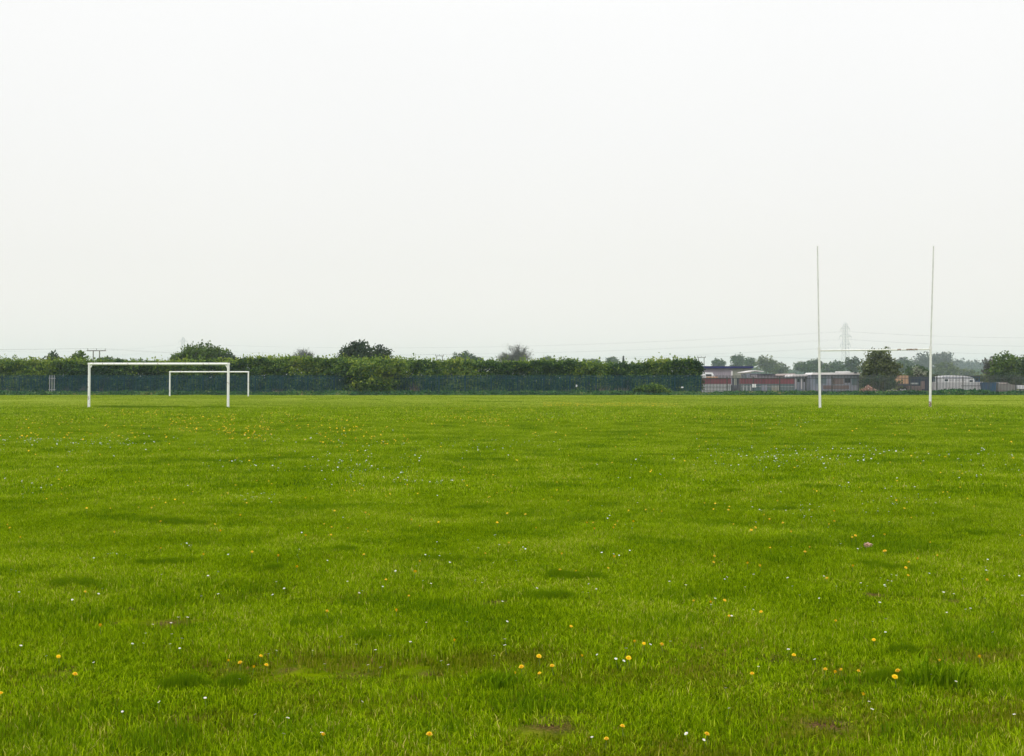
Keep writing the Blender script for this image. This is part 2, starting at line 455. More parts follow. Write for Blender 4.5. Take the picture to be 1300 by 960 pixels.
def scatter(name, label_kind, protos, pts, rot, scl, vid):
    coll = bpy.data.collections.new(name + "_patches")
    for p in protos: coll.objects.link(p)
    me = bpy.data.meshes.new(name)
    me.vertices.add(len(pts)); me.vertices.foreach_set("co", np.asarray(pts, np.float32).ravel())
    for k, a in (("rot", rot), ("scl", scl)):
        at = me.attributes.new(k, 'FLOAT_VECTOR', 'POINT'); at.data.foreach_set("vector", np.asarray(a, np.float32).ravel())
    at = me.attributes.new("vid", 'INT', 'POINT'); at.data.foreach_set("value", np.asarray(vid, np.int32))
    me.update()
    o = bpy.data.objects.new(name, me); COL.objects.link(o)
    ng = bpy.data.node_groups.new(name, 'GeometryNodeTree')
    ng.interface.new_socket("Geometry", in_out='INPUT', socket_type='NodeSocketGeometry')
    ng.interface.new_socket("Geometry", in_out='OUTPUT', socket_type='NodeSocketGeometry')
    gi = ng.nodes.new("NodeGroupInput"); go = ng.nodes.new("NodeGroupOutput")
    ip = ng.nodes.new("GeometryNodeInstanceOnPoints"); ci = ng.nodes.new("GeometryNodeCollectionInfo")
    ci.inputs["Collection"].default_value = coll; ci.inputs["Separate Children"].default_value = True; ci.inputs["Reset Children"].default_value = True
    ip.inputs["Pick Instance"].default_value = True
    def attr(nm, ty):
        n = ng.nodes.new("GeometryNodeInputNamedAttribute"); n.data_type = ty; n.inputs["Name"].default_value = nm; return n
    ar, as_, av = attr("rot", 'FLOAT_VECTOR'), attr("scl", 'FLOAT_VECTOR'), attr("vid", 'INT')
    L = ng.links
    L.new(gi.outputs[0], ip.inputs["Points"]); L.new(ci.outputs[0], ip.inputs["Instance"])
    L.new(av.outputs["Attribute"], ip.inputs["Instance Index"]); L.new(ar.outputs["Attribute"], ip.inputs["Rotation"]); L.new(as_.outputs["Attribute"], ip.inputs["Scale"])
    L.new(ip.outputs[0], go.inputs[0])
    md = o.modifiers.new("scatter", 'NODES'); md.node_group = ng
    return o

def wedge(d0, d1, spacing, marg=1.2, slope=.46):
    """jittered points over the part of the field in front of the camera"""
    yy = np.arange(d0, d1, spacing)
    P = []
    for v_ in yy:
        half = slope * v_ + marg
        xx = np.arange(-half, half, spacing)
        P.append(np.stack([xx, np.full(len(xx), v_)], 1))
    P = np.concatenate(P)
    return P + rng.uniform(-.5, .5, P.shape) * spacing

protos = []
for i in range(4): protos.append(blades(950, .20, .014, .036, .0029, m_grass, "grass_a%d" % i, lean=.65, broad=.07))       # 0-3 near
for i in range(2): protos.append(blades(800, .18, .020, .046, .0032, m_lush, "grass_b%d" % i, broad=.04))        # 4-5 near lush
for i in range(2): protos.append(blades(560, .20, .010, .028, .0028, m_dry, "grass_c%d" % i, broad=.12))         # 6-7 worn
for i in range(3): protos.append(blades(850, .42, .018, .042, .0058, m_grass, "grass_d%d" % i))                  # 8-10 middle
for i in range(2): protos.append(blades(750, .38, .024, .052, .0062, m_lush, "grass_e%d" % i))                   # 11-12 middle lush
for i in range(3): protos.append(blades(850, 1.1, .035, .070, .016, m_grass, "grass_f%d" % i))                   # 13-15 far
for i in range(2): protos.append(blades(850, 1.0, .040, .070, .018, m_lush, "grass_g%d" % i))                    # 16-17 far lush
for i in range(2): protos.append(blades(900, 1.2, .040, .080, .022, m_fargrass, "grass_h%d" % i))                # 18-19 far end of the field, paler grass with haze put into its colour
pts, rot, scl, vid = [], [], [], []
def add(P, near_ids, lush_ids, dry_ids=None, lush_t=.52):
    x, y_ = P[:, 0], P[:, 1]
    n = len(P)
    s = soil_mask(x, y_)
    keep = rng.random(n) > soil_mask(x, y_, .10 if near_ids[0] == 0 else 0) * 1.25
    L = np.clip(length_field(x, y_), .45, 1.7)
    lf = lush_field(x, y_) + rng.normal(0, .26, n)
    v_ = np.array(near_ids)[rng.integers(0, len(near_ids), n)]
    v_ = np.where(lf > lush_t, np.array(lush_ids)[rng.integers(0, len(lush_ids), n)], v_)
    if dry_ids:
        dm = (s > .12) | (noise(x / .8, y_ / .5, 31) + .6 * noise(x / .3, y_ / .22, 32) + rng.normal(0, .55, n) > .55 + np.clip((y_ - 5.2) / 5, 0, 1) * 1.1) | (rng.random(n) < .06 + .22 * np.clip((6.8 - y_) / 1.5, 0, 1) * (noise(x / 1.4, y_ / .9, 33) > -.4))
        v_ = np.where(dm, np.array(dry_ids)[rng.integers(0, len(dry_ids), n)], v_)
    z = terrain(x, y_)
    sx = rng.uniform(.85, 1.15, n)
    for arr, val in ((pts, np.stack([x, y_, z], 1)), (rot, np.stack([np.zeros(n), np.zeros(n), rng.random(n) * 6.283], 1)), (scl, np.stack([sx, sx, L * (1 - .5 * np.clip(s * 2, 0, 1))], 1))):
        arr.append(val[keep])
    vid.append(v_[keep])
add(wedge(3.2, 14.5, .155, 1.3), [0, 1, 2, 3], [4, 5], [6, 7])
add(wedge(13.5, 42, .40, 1.6), [8, 9, 10], [11, 12], None, .5)
add(wedge(40, 68, 1.15, 3), [13, 14, 15], [16, 17], None, .62)
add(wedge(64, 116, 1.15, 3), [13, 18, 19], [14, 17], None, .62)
# longer dark tufts at the places where the photo shows them
dark_spots = [(95, 747, 30), (205, 722, 26), (440, 705, 12), (618, 720, 9), (570, 718, 22), (700, 766, 24), (1130, 727, 26), (1100, 722, 12), (720, 738, 24),
              (375, 797, 5), (640, 866, 12), (235, 868, 16), (300, 868, 10), (1130, 866, 14), (1150, 832, 12), (480, 815, 16), (345, 730, 9),
              (600, 585, 30), (250, 586, 60), (350, 583, 40), (200, 563, 20), (1185, 628, 26), (1040, 622, 20), (590, 648, 14), (1000, 650, 24), (930, 628, 12),
              (1190, 622, 4), (1266, 621, 4), (225, 668, 26), (725, 612, 12), (1170, 578, 18), (840, 580, 30)]
for px, py, w in dark_spots:
    cx, cy = G(px, py); ww = w / F * cy
    n = int(np.clip(w * 1.3, 5, 40))
    xs = cx + rng.normal(0, ww * .62, n); yy = cy + rng.normal(0, ww * .26, n)
    s_ = rng.uniform(.12, .34, n) * (1 if cy < 14 else 1.5)
    pts.append(np.stack([xs, yy, terrain(xs, yy)], 1)); rot.append(np.stack([np.zeros(n), np.zeros(n), rng.random(n) * 6.283], 1))
    scl.append(np.stack([s_, s_, rng.uniform(.8, 1.3, n)], 1)); vid.append(rng.integers(4, 6, n))
for px, py in ((113, 518), (289.6, 518), (1040.6, 517.5), (1180.5, 517)):
    cx, cy = G(px, py); n = 5
    xs = cx + rng.normal(0, .18, n); yy = cy + rng.normal(.0, .25, n)
    pts.append(np.stack([xs, yy, terrain(xs, yy)], 1)); rot.append(np.stack([np.zeros(n), np.zeros(n), rng.random(n) * 6.283], 1))
    scl.append(np.stack([np.full(n, .7), np.full(n, .7), rng.uniform(1.4, 2.4, n)], 1)); vid.append(rng.integers(4, 6, n))
# dark line of unmown grass between the posts of the nearer goal
n = 420
xs = rng.uniform(X(128, 61), X(292, 61), n); yy = 61.2 + rng.normal(0, .22, n)
k = (noise(xs / 1.1, yy * 0, 41) > -.35)
xs, yy = xs[k], yy[k]; n = len(xs)
pts.append(np.stack([xs, yy, terrain(xs, yy)], 1)); rot.append(np.stack([np.zeros(n), np.zeros(n), rng.random(n) * 6.283], 1))
scl.append(np.stack([np.full(n, .6), np.full(n, .6), rng.uniform(1.8, 3.0, n)], 1)); vid.append(rng.integers(4, 6, n))
grass = scatter("grass", None, protos, np.concatenate(pts), np.concatenate(rot), np.concatenate(scl), np.concatenate(vid))
tag(grass, kind="stuff")

# ------------------------------------------------------------------ flowers
m_yel = weathered("dandelion_petals", (.90, .56, .004), (.93, .68, .012), 60, .6, spec=.2)
m_stem = weathered("flower_stem", (.10, .17, .03), (.16, .2, .05), 30, .6)
m_wpetal = weathered("daisy_petals", (.74, .74, .72), (.84, .84, .83), 60, .6, spec=.2)
m_disc = weathered("daisy_disc", (.7, .45, .02), (.8, .6, .03), 60, .7)
def petals(bm, r, n, z, up, wid, r_in=.0, tilt=0.0):
    for i in range(n):
        a_ = 2 * math.pi * i / n + random.uniform(-.08, .08)
        rr = r * random.uniform(.88, 1.06)
        c, s = math.cos(a_), math.sin(a_)
        def P(u, w_, zz): return (u * c - w_ * s, u * s + w_ * c, zz)
        v = [bm.verts.new(P(r_in, -wid * .35, z)), bm.verts.new(P(rr * .75, -wid * .5, z + up * .8)), bm.verts.new(P(rr, 0, z + up)),
             bm.verts.new(P(rr * .75, wid * .5, z + up * .8)), bm.verts.new(P(r_in, wid * .35, z))]
        bm.faces.new(v)
def dandelion_head(full=True):
    mb = MB()
    for (r, n, z, up) in (((.021, 26, 0, .002), (.018, 22, .003, .005), (.013, 16, .005, .008), (.007, 10, .007, .008)) if full else ((.020, 14, 0, .004), (.012, 9, .005, .007))):
        petals(mb.bm, r, n, z, up, .0045 if full else .007)
    mb.tube((0, 0, -.008), (0, 0, .004), .004, .009, 8)
    return mb
def daisy_head(full=True):
    mb = MB()
    petals(mb.bm, .0115, 18 if full else 10, 0, .0015, .003 if full else .005, .002)
    if full: petals(mb.bm, .0108, 14, .001, .002, .003, .002)
    return mb
def stem(h, r=.0016, lean=.01):
    mb = MB(); mb.tube((lean, 0, -h), (lean * .3, 0, -h * .4), r, r, 6, False); mb.tube((lean * .3, 0, -h * .4), (0, 0, 0), r, r * .9, 6, False); return mb

dand_h = [dandelion_head().build("flower_head", m_yel, link=False).data for _ in range(3)]
dand_s = stem(.07, .002).build("stem", m_stem, link=False).data
dais_h = [daisy_head().build("flower_head", m_wpetal, link=False).data for _ in range(3)]
mb = MB(); mb.tube((0, 0, 0), (0, 0, .0035), .0042, .002, 8); dais_c = mb.build("flower_disc", m_disc, link=False).data
dais_s = stem(.06, .0011).build("stem", m_stem, link=False).data
def merged(parts):
    """one small mesh out of several with their materials (for flowers too far off to show parts)"""
    bm = bmesh.new(); mats = []
    for me in parts:
        n0 = len(bm.faces); bm.from_mesh(me); bm.faces.ensure_lookup_table()
        mats.append(me.materials[0])
        for f in bm.faces[n0:]: f.material_index = len(mats) - 1
    out = bpy.data.meshes.new("flower"); bm.to_mesh(out); bm.free()
    for m in mats: out.materials.append(m)
    return out
dand_far = merged([dandelion_head(False).build("h", m_yel, link=False).data, dand_s])
dais_far = merged([daisy_head(False).build("h", m_wpetal, link=False).data, dais_s])

def sightlines(lst):
    return [G(px, py - 1) for px, py in lst]
dand_px = [(1045 // 3 - 26, 860), (338, 860), (74, 848), (95, 867), (127, 806), (204, 708), (108, 766), (353, 724), (320, 718), (377, 735),
           (415, 795), (462, 721), (527, 745), (577, 832), (616, 717), (646, 705), (713, 718), (711, 738), (739, 853), (662, 863), (654, 867), (685, 869),
           (725, 811), (780, 721), (772, 732), (731, 738), (701, 864), (798, 853), (806, 834), (920, 775), (949, 729), (965, 731), (955, 868), (1048, 868),
           (1060, 868), (1068, 866), (1090, 867), (1008, 848), (1061, 804), (1050, 745), (1082, 697), (1086, 693), (1028, 709), (1022, 714), (1124, 713), (1154, 726),
           (1150, 733), (1153, 742), (1165, 721), (1190, 714), (1244, 849), (1253, 744), (1140, 868), (1083, 734), (1123, 714), (978, 714), (907, 718), (906, 724), (1193, 853),
           (45, 585), (120, 614), (177, 613), (172, 617), (197, 625), (222, 644), (202, 642), (176, 658), (110, 659), (299, 622), (326, 617), (345, 620), (289, 632),
           (313, 648), (355, 649), (388, 642), (396, 643), (289, 632), (240, 578), (215, 572), (164, 577), (183, 628), (195, 641),
           (684, 611), (659, 610), (641, 631), (650, 634), (644, 662), (667, 665), (631, 634), (622, 639), (620, 640), (690, 641), (707, 622), (618, 609), (595, 603),
           (593, 625), (830, 655), (804, 677), (781, 685), (745, 680), (820, 654), (840, 657), (779, 686), (869, 594), (881, 592), (450, 631), (440, 631), (490, 638),
           (495, 636), (487, 626), (508, 618), (517, 622), (446, 640), (467, 687), (1121, 608), (1139, 619), (1170, 616), (1191, 617), (1237, 653), (1157, 668),
           (1031, 658), (1059, 662), (1059, 670), (1037, 635), (1033, 632), (1091, 630), (953, 640), (977, 635), (926, 650), (908, 648), (906, 655), (970, 665), (994, 672),
           (982, 614), (1035, 587), (1055, 580), (931, 540), (955, 537), (1157, 588), (1178, 578), (1202, 590), (1219, 625), (1149, 656)]
dand = sightlines(dand_px)
# the drifts of yellow farther out and a thin scatter everywhere
def drift(px0, px1, py0, py1, n):
    out = []
    for _ in range(n):
        out.append(G(random.uniform(px0, px1), py0 + (py1 - py0) * random.random()))
    return out
for a_ in ((215, 300, 528, 552, 130), (285, 345, 545, 562, 60), (330, 470, 526, 552, 90), (0, 215, 530, 565, 90), (690, 860, 513.5, 517.5, 380), (560, 700, 515, 540, 70),
           (400, 520, 545, 575, 60), (500, 640, 520, 545, 60), (640, 1000, 525, 560, 70), (0, 1300, 560, 690, 130), (0, 1300, 690, 955, 26), (120, 215, 524, 530, 40),
           (1000, 1300, 522, 560, 50)):
    dand += drift(*a_)
dais_px = [(20, 738), (14, 735), (140, 714), (143, 713), (148, 713), (137, 714), (160, 719), (205, 745), (240, 703), (243, 704), (237, 699), (256, 720), (264, 744), (277, 764),
           (24, 765), (125, 765), (226, 795), (238, 794), (217, 799), (218, 818), (231, 822), (216, 827), (228, 834), (185, 816), (168, 829), (182, 826), (194, 801), (341, 842),
           (351, 841), (397, 843), (346, 765), (380, 712), (119, 720), (102, 720), (230, 702), (412, 857), (560, 857), (569, 861), (541, 807), (644, 808), (641, 826), (641, 836),
           (502, 742), (456, 767), (460, 766), (441, 752), (603, 750), (612, 754), (537, 754), (740, 768), (747, 768), (757, 760), (658, 741), (795, 841), (792, 856), (782, 855),
           (540, 721), (545, 722), (558, 723), (629, 692), (764, 714), (779, 715), (786, 716), (1046, 741), (1049, 744), (1006, 757), (1062, 756), (1093, 750), (1093, 757),
           (1101, 754), (1123, 752), (1127, 748), (1124, 753), (1132, 749), (1138, 741), (1132, 742), (1118, 745), (920, 747), (923, 746), (929, 795), (908, 772), (1040, 769),
           (1117, 773), (1198, 761), (1211, 763), (1202, 784), (1226, 782), (1252, 733), (1254, 734), (1254, 717), (1251, 728), (1294, 738), (1275, 738), (1222, 745), (1108, 799),
           (963, 860), (1089, 706), (1094, 705), (1054, 691), (1064, 703), (1298, 765), (1180, 738), (946, 755), (1000, 744), (850, 752)]
dais = sightlines(dais_px)
# daisies grow in loose colonies
for px, py, w, h, n in ((60, 565, 60, 6, 90), (130, 566, 50, 4, 60), (110, 570, 90, 10, 60), (480, 590, 70, 14, 110), (545, 616, 30, 4, 40), (450, 600, 50, 12, 60), (980, 588, 50, 12, 110),
                         (1060, 585, 60, 10, 70), (1120, 640, 60, 20, 70), (1240, 602, 50, 10, 50), (330, 595, 40, 5, 30), (40, 620, 30, 12, 35), (320, 635, 20, 8, 35), (1105, 575, 50, 6, 60), (1230, 580, 60, 6, 40),
                         (640, 570, 60, 10, 60), (700, 530, 60, 4, 60), (1180, 531, 60, 2, 90), (1010, 538, 40, 4, 50), (850, 600, 80, 25, 50), (700, 700, 250, 60, 40), (350, 560, 100, 8, 80), (1000, 655, 60, 12, 40)):
    for _ in range(int(n * .7)):
        qy = py + random.gauss(0, h * .8)
        if qy < 515: continue
        dais.append(G(px + random.gauss(0, w * .8), qy))
for _ in range(90): dais.append(G(random.uniform(0, 1300), random.uniform(560, 955)))

def plant_flowers(lst, kind):
    lst = sorted([p for p in lst if 3.3 < p[1] < 112], key=lambda p: p[1])
    far = []
    for i, (x, y_) in enumerate(lst):
        z = tz(x, y_)
        hgt = random.uniform(.042, .062) if kind == "dandelion" else random.uniform(.035, .052)
        L = float(np.clip(length_field(x, y_), .45, 1.7))
        hgt = hgt * max(.85, L) + .006
        tilt = (random.uniform(-.15, .6), random.uniform(-.35, .35), random.uniform(0, 6.28))
        s = random.uniform(.45, .75) if kind == "dandelion" else random.uniform(.5, .78)
        if y_ > 18: s *= 1.4; hgt += .012
        if i < 300:
            if y_ < 13 and i < 130:
                o = empty(kind, (x, y_, z)); o.rotation_euler = (0, 0, 0)
                parts = [("flower_head", random.choice(dand_h)), ("stem", dand_s)] if kind == "dandelion" else [("flower_head", random.choice(dais_h)), ("flower_disc", dais_c), ("stem", dais_s)]
                for nm, me in parts:
                    c = bpy.data.objects.new(nm, me); COL.objects.link(c); c.parent = o
                    c.location = (0, 0, hgt)
                    c.rotation_euler = tilt if nm != "stem" else (0, 0, tilt[2])
                    c.scale = (s, s, s)
            else:
                o = bpy.data.objects.new(kind, dand_far if kind == "dandelion" else dais_far); COL.objects.link(o)
                o.location = (x, y_, z + hgt); o.rotation_euler = tilt; o.scale = (s, s, s)
            if kind == "dandelion":
                tag(o, "small yellow dandelion in flower in the short grass of the playing field", "dandelion", "dandelions scattered over the playing field")
            else:
                tag(o, "tiny white daisy in flower in the short grass of the playing field", "daisy", "daisies scattered over the playing field")
        else:
            far.append((x, y_, z + hgt * 1.05 + .015, tilt, s))
    if far:
        P = np.array([f[:3] for f in far]); Rr = np.array([f[3] for f in far]); S = np.array([[f[4]] * 3 for f in far]) * (1.35 if kind == "dandelion" else 1.3)
        pm = bpy.data.objects.new("far_flower", dand_far if kind == "dandelion" else dais_far)
        o = scatter("distant_dandelions" if kind == "dandelion" else "distant_daisies", None, [pm], P, Rr, S, np.zeros(len(far)))
        tag(o, kind="stuff")
plant_flowers(dand, "dandelion")
plant_flowers(dais, "daisy")

# pale crumpled scrap lying in the grass on the right
def scrap():
    bm = bmesh.new()
    bmesh.ops.create_icosphere(bm, subdivisions=3, radius=1.0)
    for v in bm.verts:
        p = v.co
        k = 1 + .28 * math.sin(p.x * 5 + 1) * math.cos(p.y * 6) + .18 * math.sin(p.z * 9 + p.x * 7) + random.uniform(-.05, .05)
        v.co = Vector((p.x * .033 * k, p.y * .024 * k, p.z * .020 * k + .024))
    me = bpy.data.meshes.new("paper_scrap"); bm.to_mesh(me); bm.free()
    me.materials.append(weathered("pinkish_paper", (.36, .20, .13), (.60, .42, .32), 18, .8, c3=(.30, .14, .06), c3_amt=.62))
    o = bpy.data.objects.new("paper_scrap", me); COL.objects.link(o); return o
o = scrap(); px_, py_ = G(1102, 699.5); o.location = (px_, py_, tz(px_, py_) + .012)
tag(o, "pinkish crumpled scrap lying in the grass near dandelions on the right", "litter")

# dark coarse tuft at the lower right
def tuft(name, cx, cy, rad, n, h, label, tall=()):
    bs = blades(n, rad, h * .5, h, .007, m_lush, name, lean=.5)
    bs.location = (cx, cy, tz(cx, cy)); COL.objects.link(bs)
    tag(bs, label, "grass tuft")
cx, cy = G(1187, 872)
tuft("grass_tuft", cx, cy, .14, 260, .13, "dark coarse grass tuft taller than the turf at lower right")
cx, cy = G(640, 873)
tuft("grass_tuft", cx, cy, .08, 120, .09, "small dark coarse grass tuft beside low dandelions at bottom centre")

# ------------------------------------------------------------------ goals
def football_goal(px0, px1, py_base, py_top, d, label, brackets):
    x0, x1 = X(px0, d), X(px1, d)
    z0 = min(tz(x0, d), tz(x1, d)) - .15
    top = Z(py_top, d)
    root = empty("football_goal", ((x0 + x1) / 2, d, 0))
    tag(root, label, "goal", "white football goals without nets")
    w = (x1 - x0) / 2; r = .065
    for s in (-1, 1):
        mb = MB(); mb.tube((s * w, 0, z0), (s * w, 0, top), r, r, 20)
        # net hooks and clamps up the post
        p = mb.build("post", m_white, root, smooth=False)
        mb = MB()
        for k in range(6):
            zz = top - .22 - k * .33
            mb.box(s * w - .012, s * w + .012, .06, .12, zz, zz + .02)
        mb.build("net_hook", m_galv, p)
    mb = MB(); mb.tube((-w - .065, 0, top - r), (w + .065, 0, top - r), r, r, 20)
    bar = mb.build("crossbar", m_white, root)
    if brackets:
        for s in (-1, 1):
            mb = MB()
            mb.prism([(s * (w - .05), top - .12), (s * (w - .17), top - .12), (s * (w - .05), top - .30)], -.012, .012)
            mb.build("corner_bracket", m_white, root)
    return root
football_goal(113.2, 289.8, 518, 460.6, 61.0, "larger white football goal without a net, nearer the camera on the left", True)
football_goal(215.6, 315.3, 503.5, 471.4, 107.5, "smaller white football goal farther off, overlapping the nearer one", False)

def rugby_goal():
    d = 61.5
    xl, xr = X(1040.6, d), X(1180.4, d)
    root = empty("rugby_goal", ((xl + xr) / 2, d, 0))
    tag(root, "tall white H-shaped rugby posts with rust on the crossbar", "rugby posts")
    ox = (xl + xr) / 2
    for pb, pm, pt, bar_y in ((1040.8, 1039.9, 1037.8, 444.6), (1180.4, 1181.6, 1185.2, 443.4)):
        zb = tz(X(pb, d), d) - .15; zm = Z(bar_y, d); zt = Z(312.5, d)
        p0 = (X(pb, d) - ox, 0, zb); p1 = (X(pm, d, zm) - ox, 0, zm + .12); p2 = (X(pt, d, zt) - ox, 0, zt)
        mb = MB(); mb.tube(p0, p1, .066, .058, 18); up = mb.build("upright", m_post, root)
        mb = MB(); mb.tube((p1[0], 0, p1[2] - .01), p2, .038, .032, 14); mb.build("upper_pole", m_upper, up)
        mb = MB(); mb.tube((p1[0], 0, p1[2] - .16), (p1[0], 0, p1[2] + .03), .072, .072, 16); mb.build("collar", m_post, up)
        if pb > 1100:
            mb = MB(); mb.tube((p0[0], 0, .02), (p0[0] + .006, 0, .36), .069, .068, 18); mb.build("rusted_foot", m_rust, up)
    zl, zr = Z(445.2, d), Z(443.6, d)
    a_, b_ = Vector((X(1040, d, zl) - ox, 0, zl)), Vector((X(1181.5, d, zr) - ox, 0, zr))
    mb = MB(); mb.tube(a_, b_, .040, .040, 16); bar = mb.build("crossbar", m_post, root)
    for u0, u1 in ((.78, .88), (.70, .73)):
        mb = MB(); mb.tube(a_.lerp(b_, u0), a_.lerp(b_, u1), .0425, .0425, 16); mb.build("rust_patch", m_rust, bar)
rugby_goal()

# ------------------------------------------------------------------ leaf masses
def leaf_arrays(C, size, rv, elong=1.5, flat=0.0):
    """one pointed leaf-sized quad at every centre"""
    n = len(C)
    u = rng.normal(0, 1, (n, 3)); u[:, 2] *= (1 - flat); u /= np.linalg.norm(u, axis=1)[:, None]
    w = rng.normal(0, 1, (n, 3)); w -= (w * u).sum(1)[:, None] * u; w /= np.linalg.norm(w, axis=1)[:, None]
    s = size * rng.uniform(.6, 1.4, n)[:, None]
    u = u * s * elong / 2; w = w * s / 2
    V = np.stack([C - u, C + w * .9 - u * .1, C + u, C - w * .9 - u * .1], 1).reshape(-1, 3)
    return V, rv

def leaf_mesh(name, C, size, rv, mat, parent=None, elong=1.5, loc=None):
    V, rv = leaf_arrays(C, size, rv, elong)
    n = len(rv)
    return from_np(name, V, np.arange(4 * n), np.full(n, 4), mat, parent, attrs={"rnd": ('FACE', rv)}, loc=loc)

def twig_mesh(name, P0, P1, w, mat, parent, rv=None):
    """thin three-sided twigs from P0 to P1"""
    n = len(P0)
    d = P1 - P0; L = np.linalg.norm(d, axis=1)[:, None] + 1e-6; d = d / L
    a_ = np.cross(d, np.array([0.3, .9, .2])); a_ /= np.linalg.norm(a_, axis=1)[:, None] + 1e-6
    b_ = np.cross(d, a_)
    V = np.empty((n, 4, 3))
    for i in range(3):
        an = 2 * math.pi * i / 3
        V[:, i] = P0 + (a_ * math.cos(an) + b_ * math.sin(an)) * w[:, None]
    V[:, 3] = P1
    base = np.arange(n)[:, None] * 4
    f = (base[:, :, None] + np.array([[[0, 1, 3], [1, 2, 3], [2, 0, 3]]])).reshape(-1)
    rv = rng.random(n) if rv is None else rv
    return from_np(name, V.reshape(-1, 3), f, np.full(3 * n, 3), mat, parent, attrs={"rnd": ('FACE', np.repeat(rv, 3))})

def tree(name, label, cat, d, ells, mat, size=.22, dens=1.0, bare=0.0, trunk_r=.18, group=None, clump=.28, loc_px=None, ground_z=0.0, fill=.55):
    """ells: crown lobes (px, py, rx, ry in photo pixels) standing at distance d"""
    px0 = loc_px if loc_px is not None else ells[0][0]
    bx = X(px0, d)
    root = empty(name, (bx, d, ground_z))
    tag(root, label, cat, group)
    k = d / F
    E = []
    for (px, py, rx, ry) in ells:
        rx *= 1.08; ry *= 1.06
        E.append((X(px, d) - bx, 0.0, Z(py, d) - ground_z, rx * k, rx * k * .85, ry * k))
    Cs = []; Ls = []; rvs = []
    tips = []
    for (ex, ey, ez, rx, ry, rz) in E:
        area = 4 * math.pi * ((rx * ry) ** 1.6 + (rx * rz) ** 1.6 + (ry * rz) ** 1.6) ** (1 / 1.6) / 3 ** (1 / 1.6)
        cr_ = clump * min(rx, rz) + .15
        nclump = int(np.clip(area / (cr_ ** 2) * .9, 14, 240))
        dv = rng.normal(0, 1, (nclump, 3)); dv /= np.linalg.norm(dv, axis=1)[:, None]
        rr = np.where(rng.random(nclump) < fill, rng.uniform(.78, 1.0, nclump), rng.uniform(.1, .8, nclump))
        # lobed outline
        lob = 1 + .14 * np.sin(dv[:, 0] * 7 + ex) + .12 * np.sin(dv[:, 2] * 9 + ex * 2) + rng.normal(0, .06, nclump)
        cc = np.stack([ex + dv[:, 0] * rx * rr * lob * .88, ey + dv[:, 1] * ry * rr * lob * .88, ez + dv[:, 2] * rz * rr * lob * .88], 1)
        cc[:, 2] = np.maximum(cc[:, 2], .12)
        tips.append(cc)
        nl = int(np.clip(cr_ ** 2 * 16 / (size * size) * .22 * dens, 5, 90))
        off = rng.normal(0, 1, (nclump, nl, 3)) * np.array([1, 1, .75]) * cr_ * .52
        Cl = (cc[:, None, :] + off).reshape(-1, 3)
        tone = np.repeat(rng.normal(.5, .14, nclump), nl) + rng.normal(0, .14, nclump * nl)
        Cs.append(Cl); rvs.append(np.clip(tone, 0, 1))
    C = np.concatenate(Cs); rv = np.concatenate(rvs)
    ok = C[:, 2] > .03
    C, rv = C[ok], rv[ok]
    if bare < 1:
        kk = rng.random(len(C)) > bare
        leaf_mesh("crown", C[kk], size, rv[kk], mat, root)
    # trunk and limbs
    T = np.concatenate(tips)
    ztop = max(e[2] for e in E)
    zfork = max(.3, min(e[2] - e[5] * .8 for e in E))
    mb = MB()
    lean = random.uniform(-.04, .04) * ztop
    mb.tube((0, 0, -.1), (lean * .4, 0, zfork), trunk_r, trunk_r * .75, 9)
    mb.tube((lean * .4, 0, zfork - .02), (lean + E[0][0] * .6, 0, ztop), trunk_r * .75, trunk_r * .25, 8)
    sel = T[rng.permutation(len(T))[:min(len(T), 26)]]
    for t_ in sel:
        h = min(zfork + (t_[2] - zfork) * random.uniform(.15, .5), ztop) if t_[2] > zfork else zfork
        h = max(h, .2)
        u = (h - zfork) / max(ztop - zfork, .1)
        s0 = Vector((lean * (.4 + .6 * u) + E[0][0] * .6 * u, 0, h)); e_ = Vector(t_)
        mid = s0.lerp(e_, .55) + Vector((0, 0, .12 * (e_ - s0).length))
        mb.tube(s0, mid, trunk_r * .34, trunk_r * .2, 5, False); mb.tube(mid, e_, trunk_r * .2, trunk_r * .07, 5, False)
    mb.build("trunk", m_bark, root)
    if bare > 0:
        nt_ = int((150 if bare < 1 else 60) * len(T) ** .5 * (1.6 if bare > .5 else .8))
        i0 = rng.integers(0, len(T), nt_)
        cen = np.array([E[0][0] * .5, 0, zfork])
        P0 = T[i0] * rng.uniform(.55, .95, nt_)[:, None] + cen * 0
        P0 = cen + (T[i0] - cen) * rng.uniform(.45, .95, nt_)[:, None]
        dr = (T[i0] - cen); dr /= np.linalg.norm(dr, axis=1)[:, None] + 1e-6
        sc_ = min(E[0][3], E[0][5])
        P1 = P0 + (dr * .6 + rng.normal(0, .45, (nt_, 3)) + np.array([0, 0, .25])) * sc_ * .36
        twig_mesh("twigs", P0, P1, rng.uniform(.010, .030, nt_) * (d / 150) ** .8, m_leaf_grey, root)
    return root

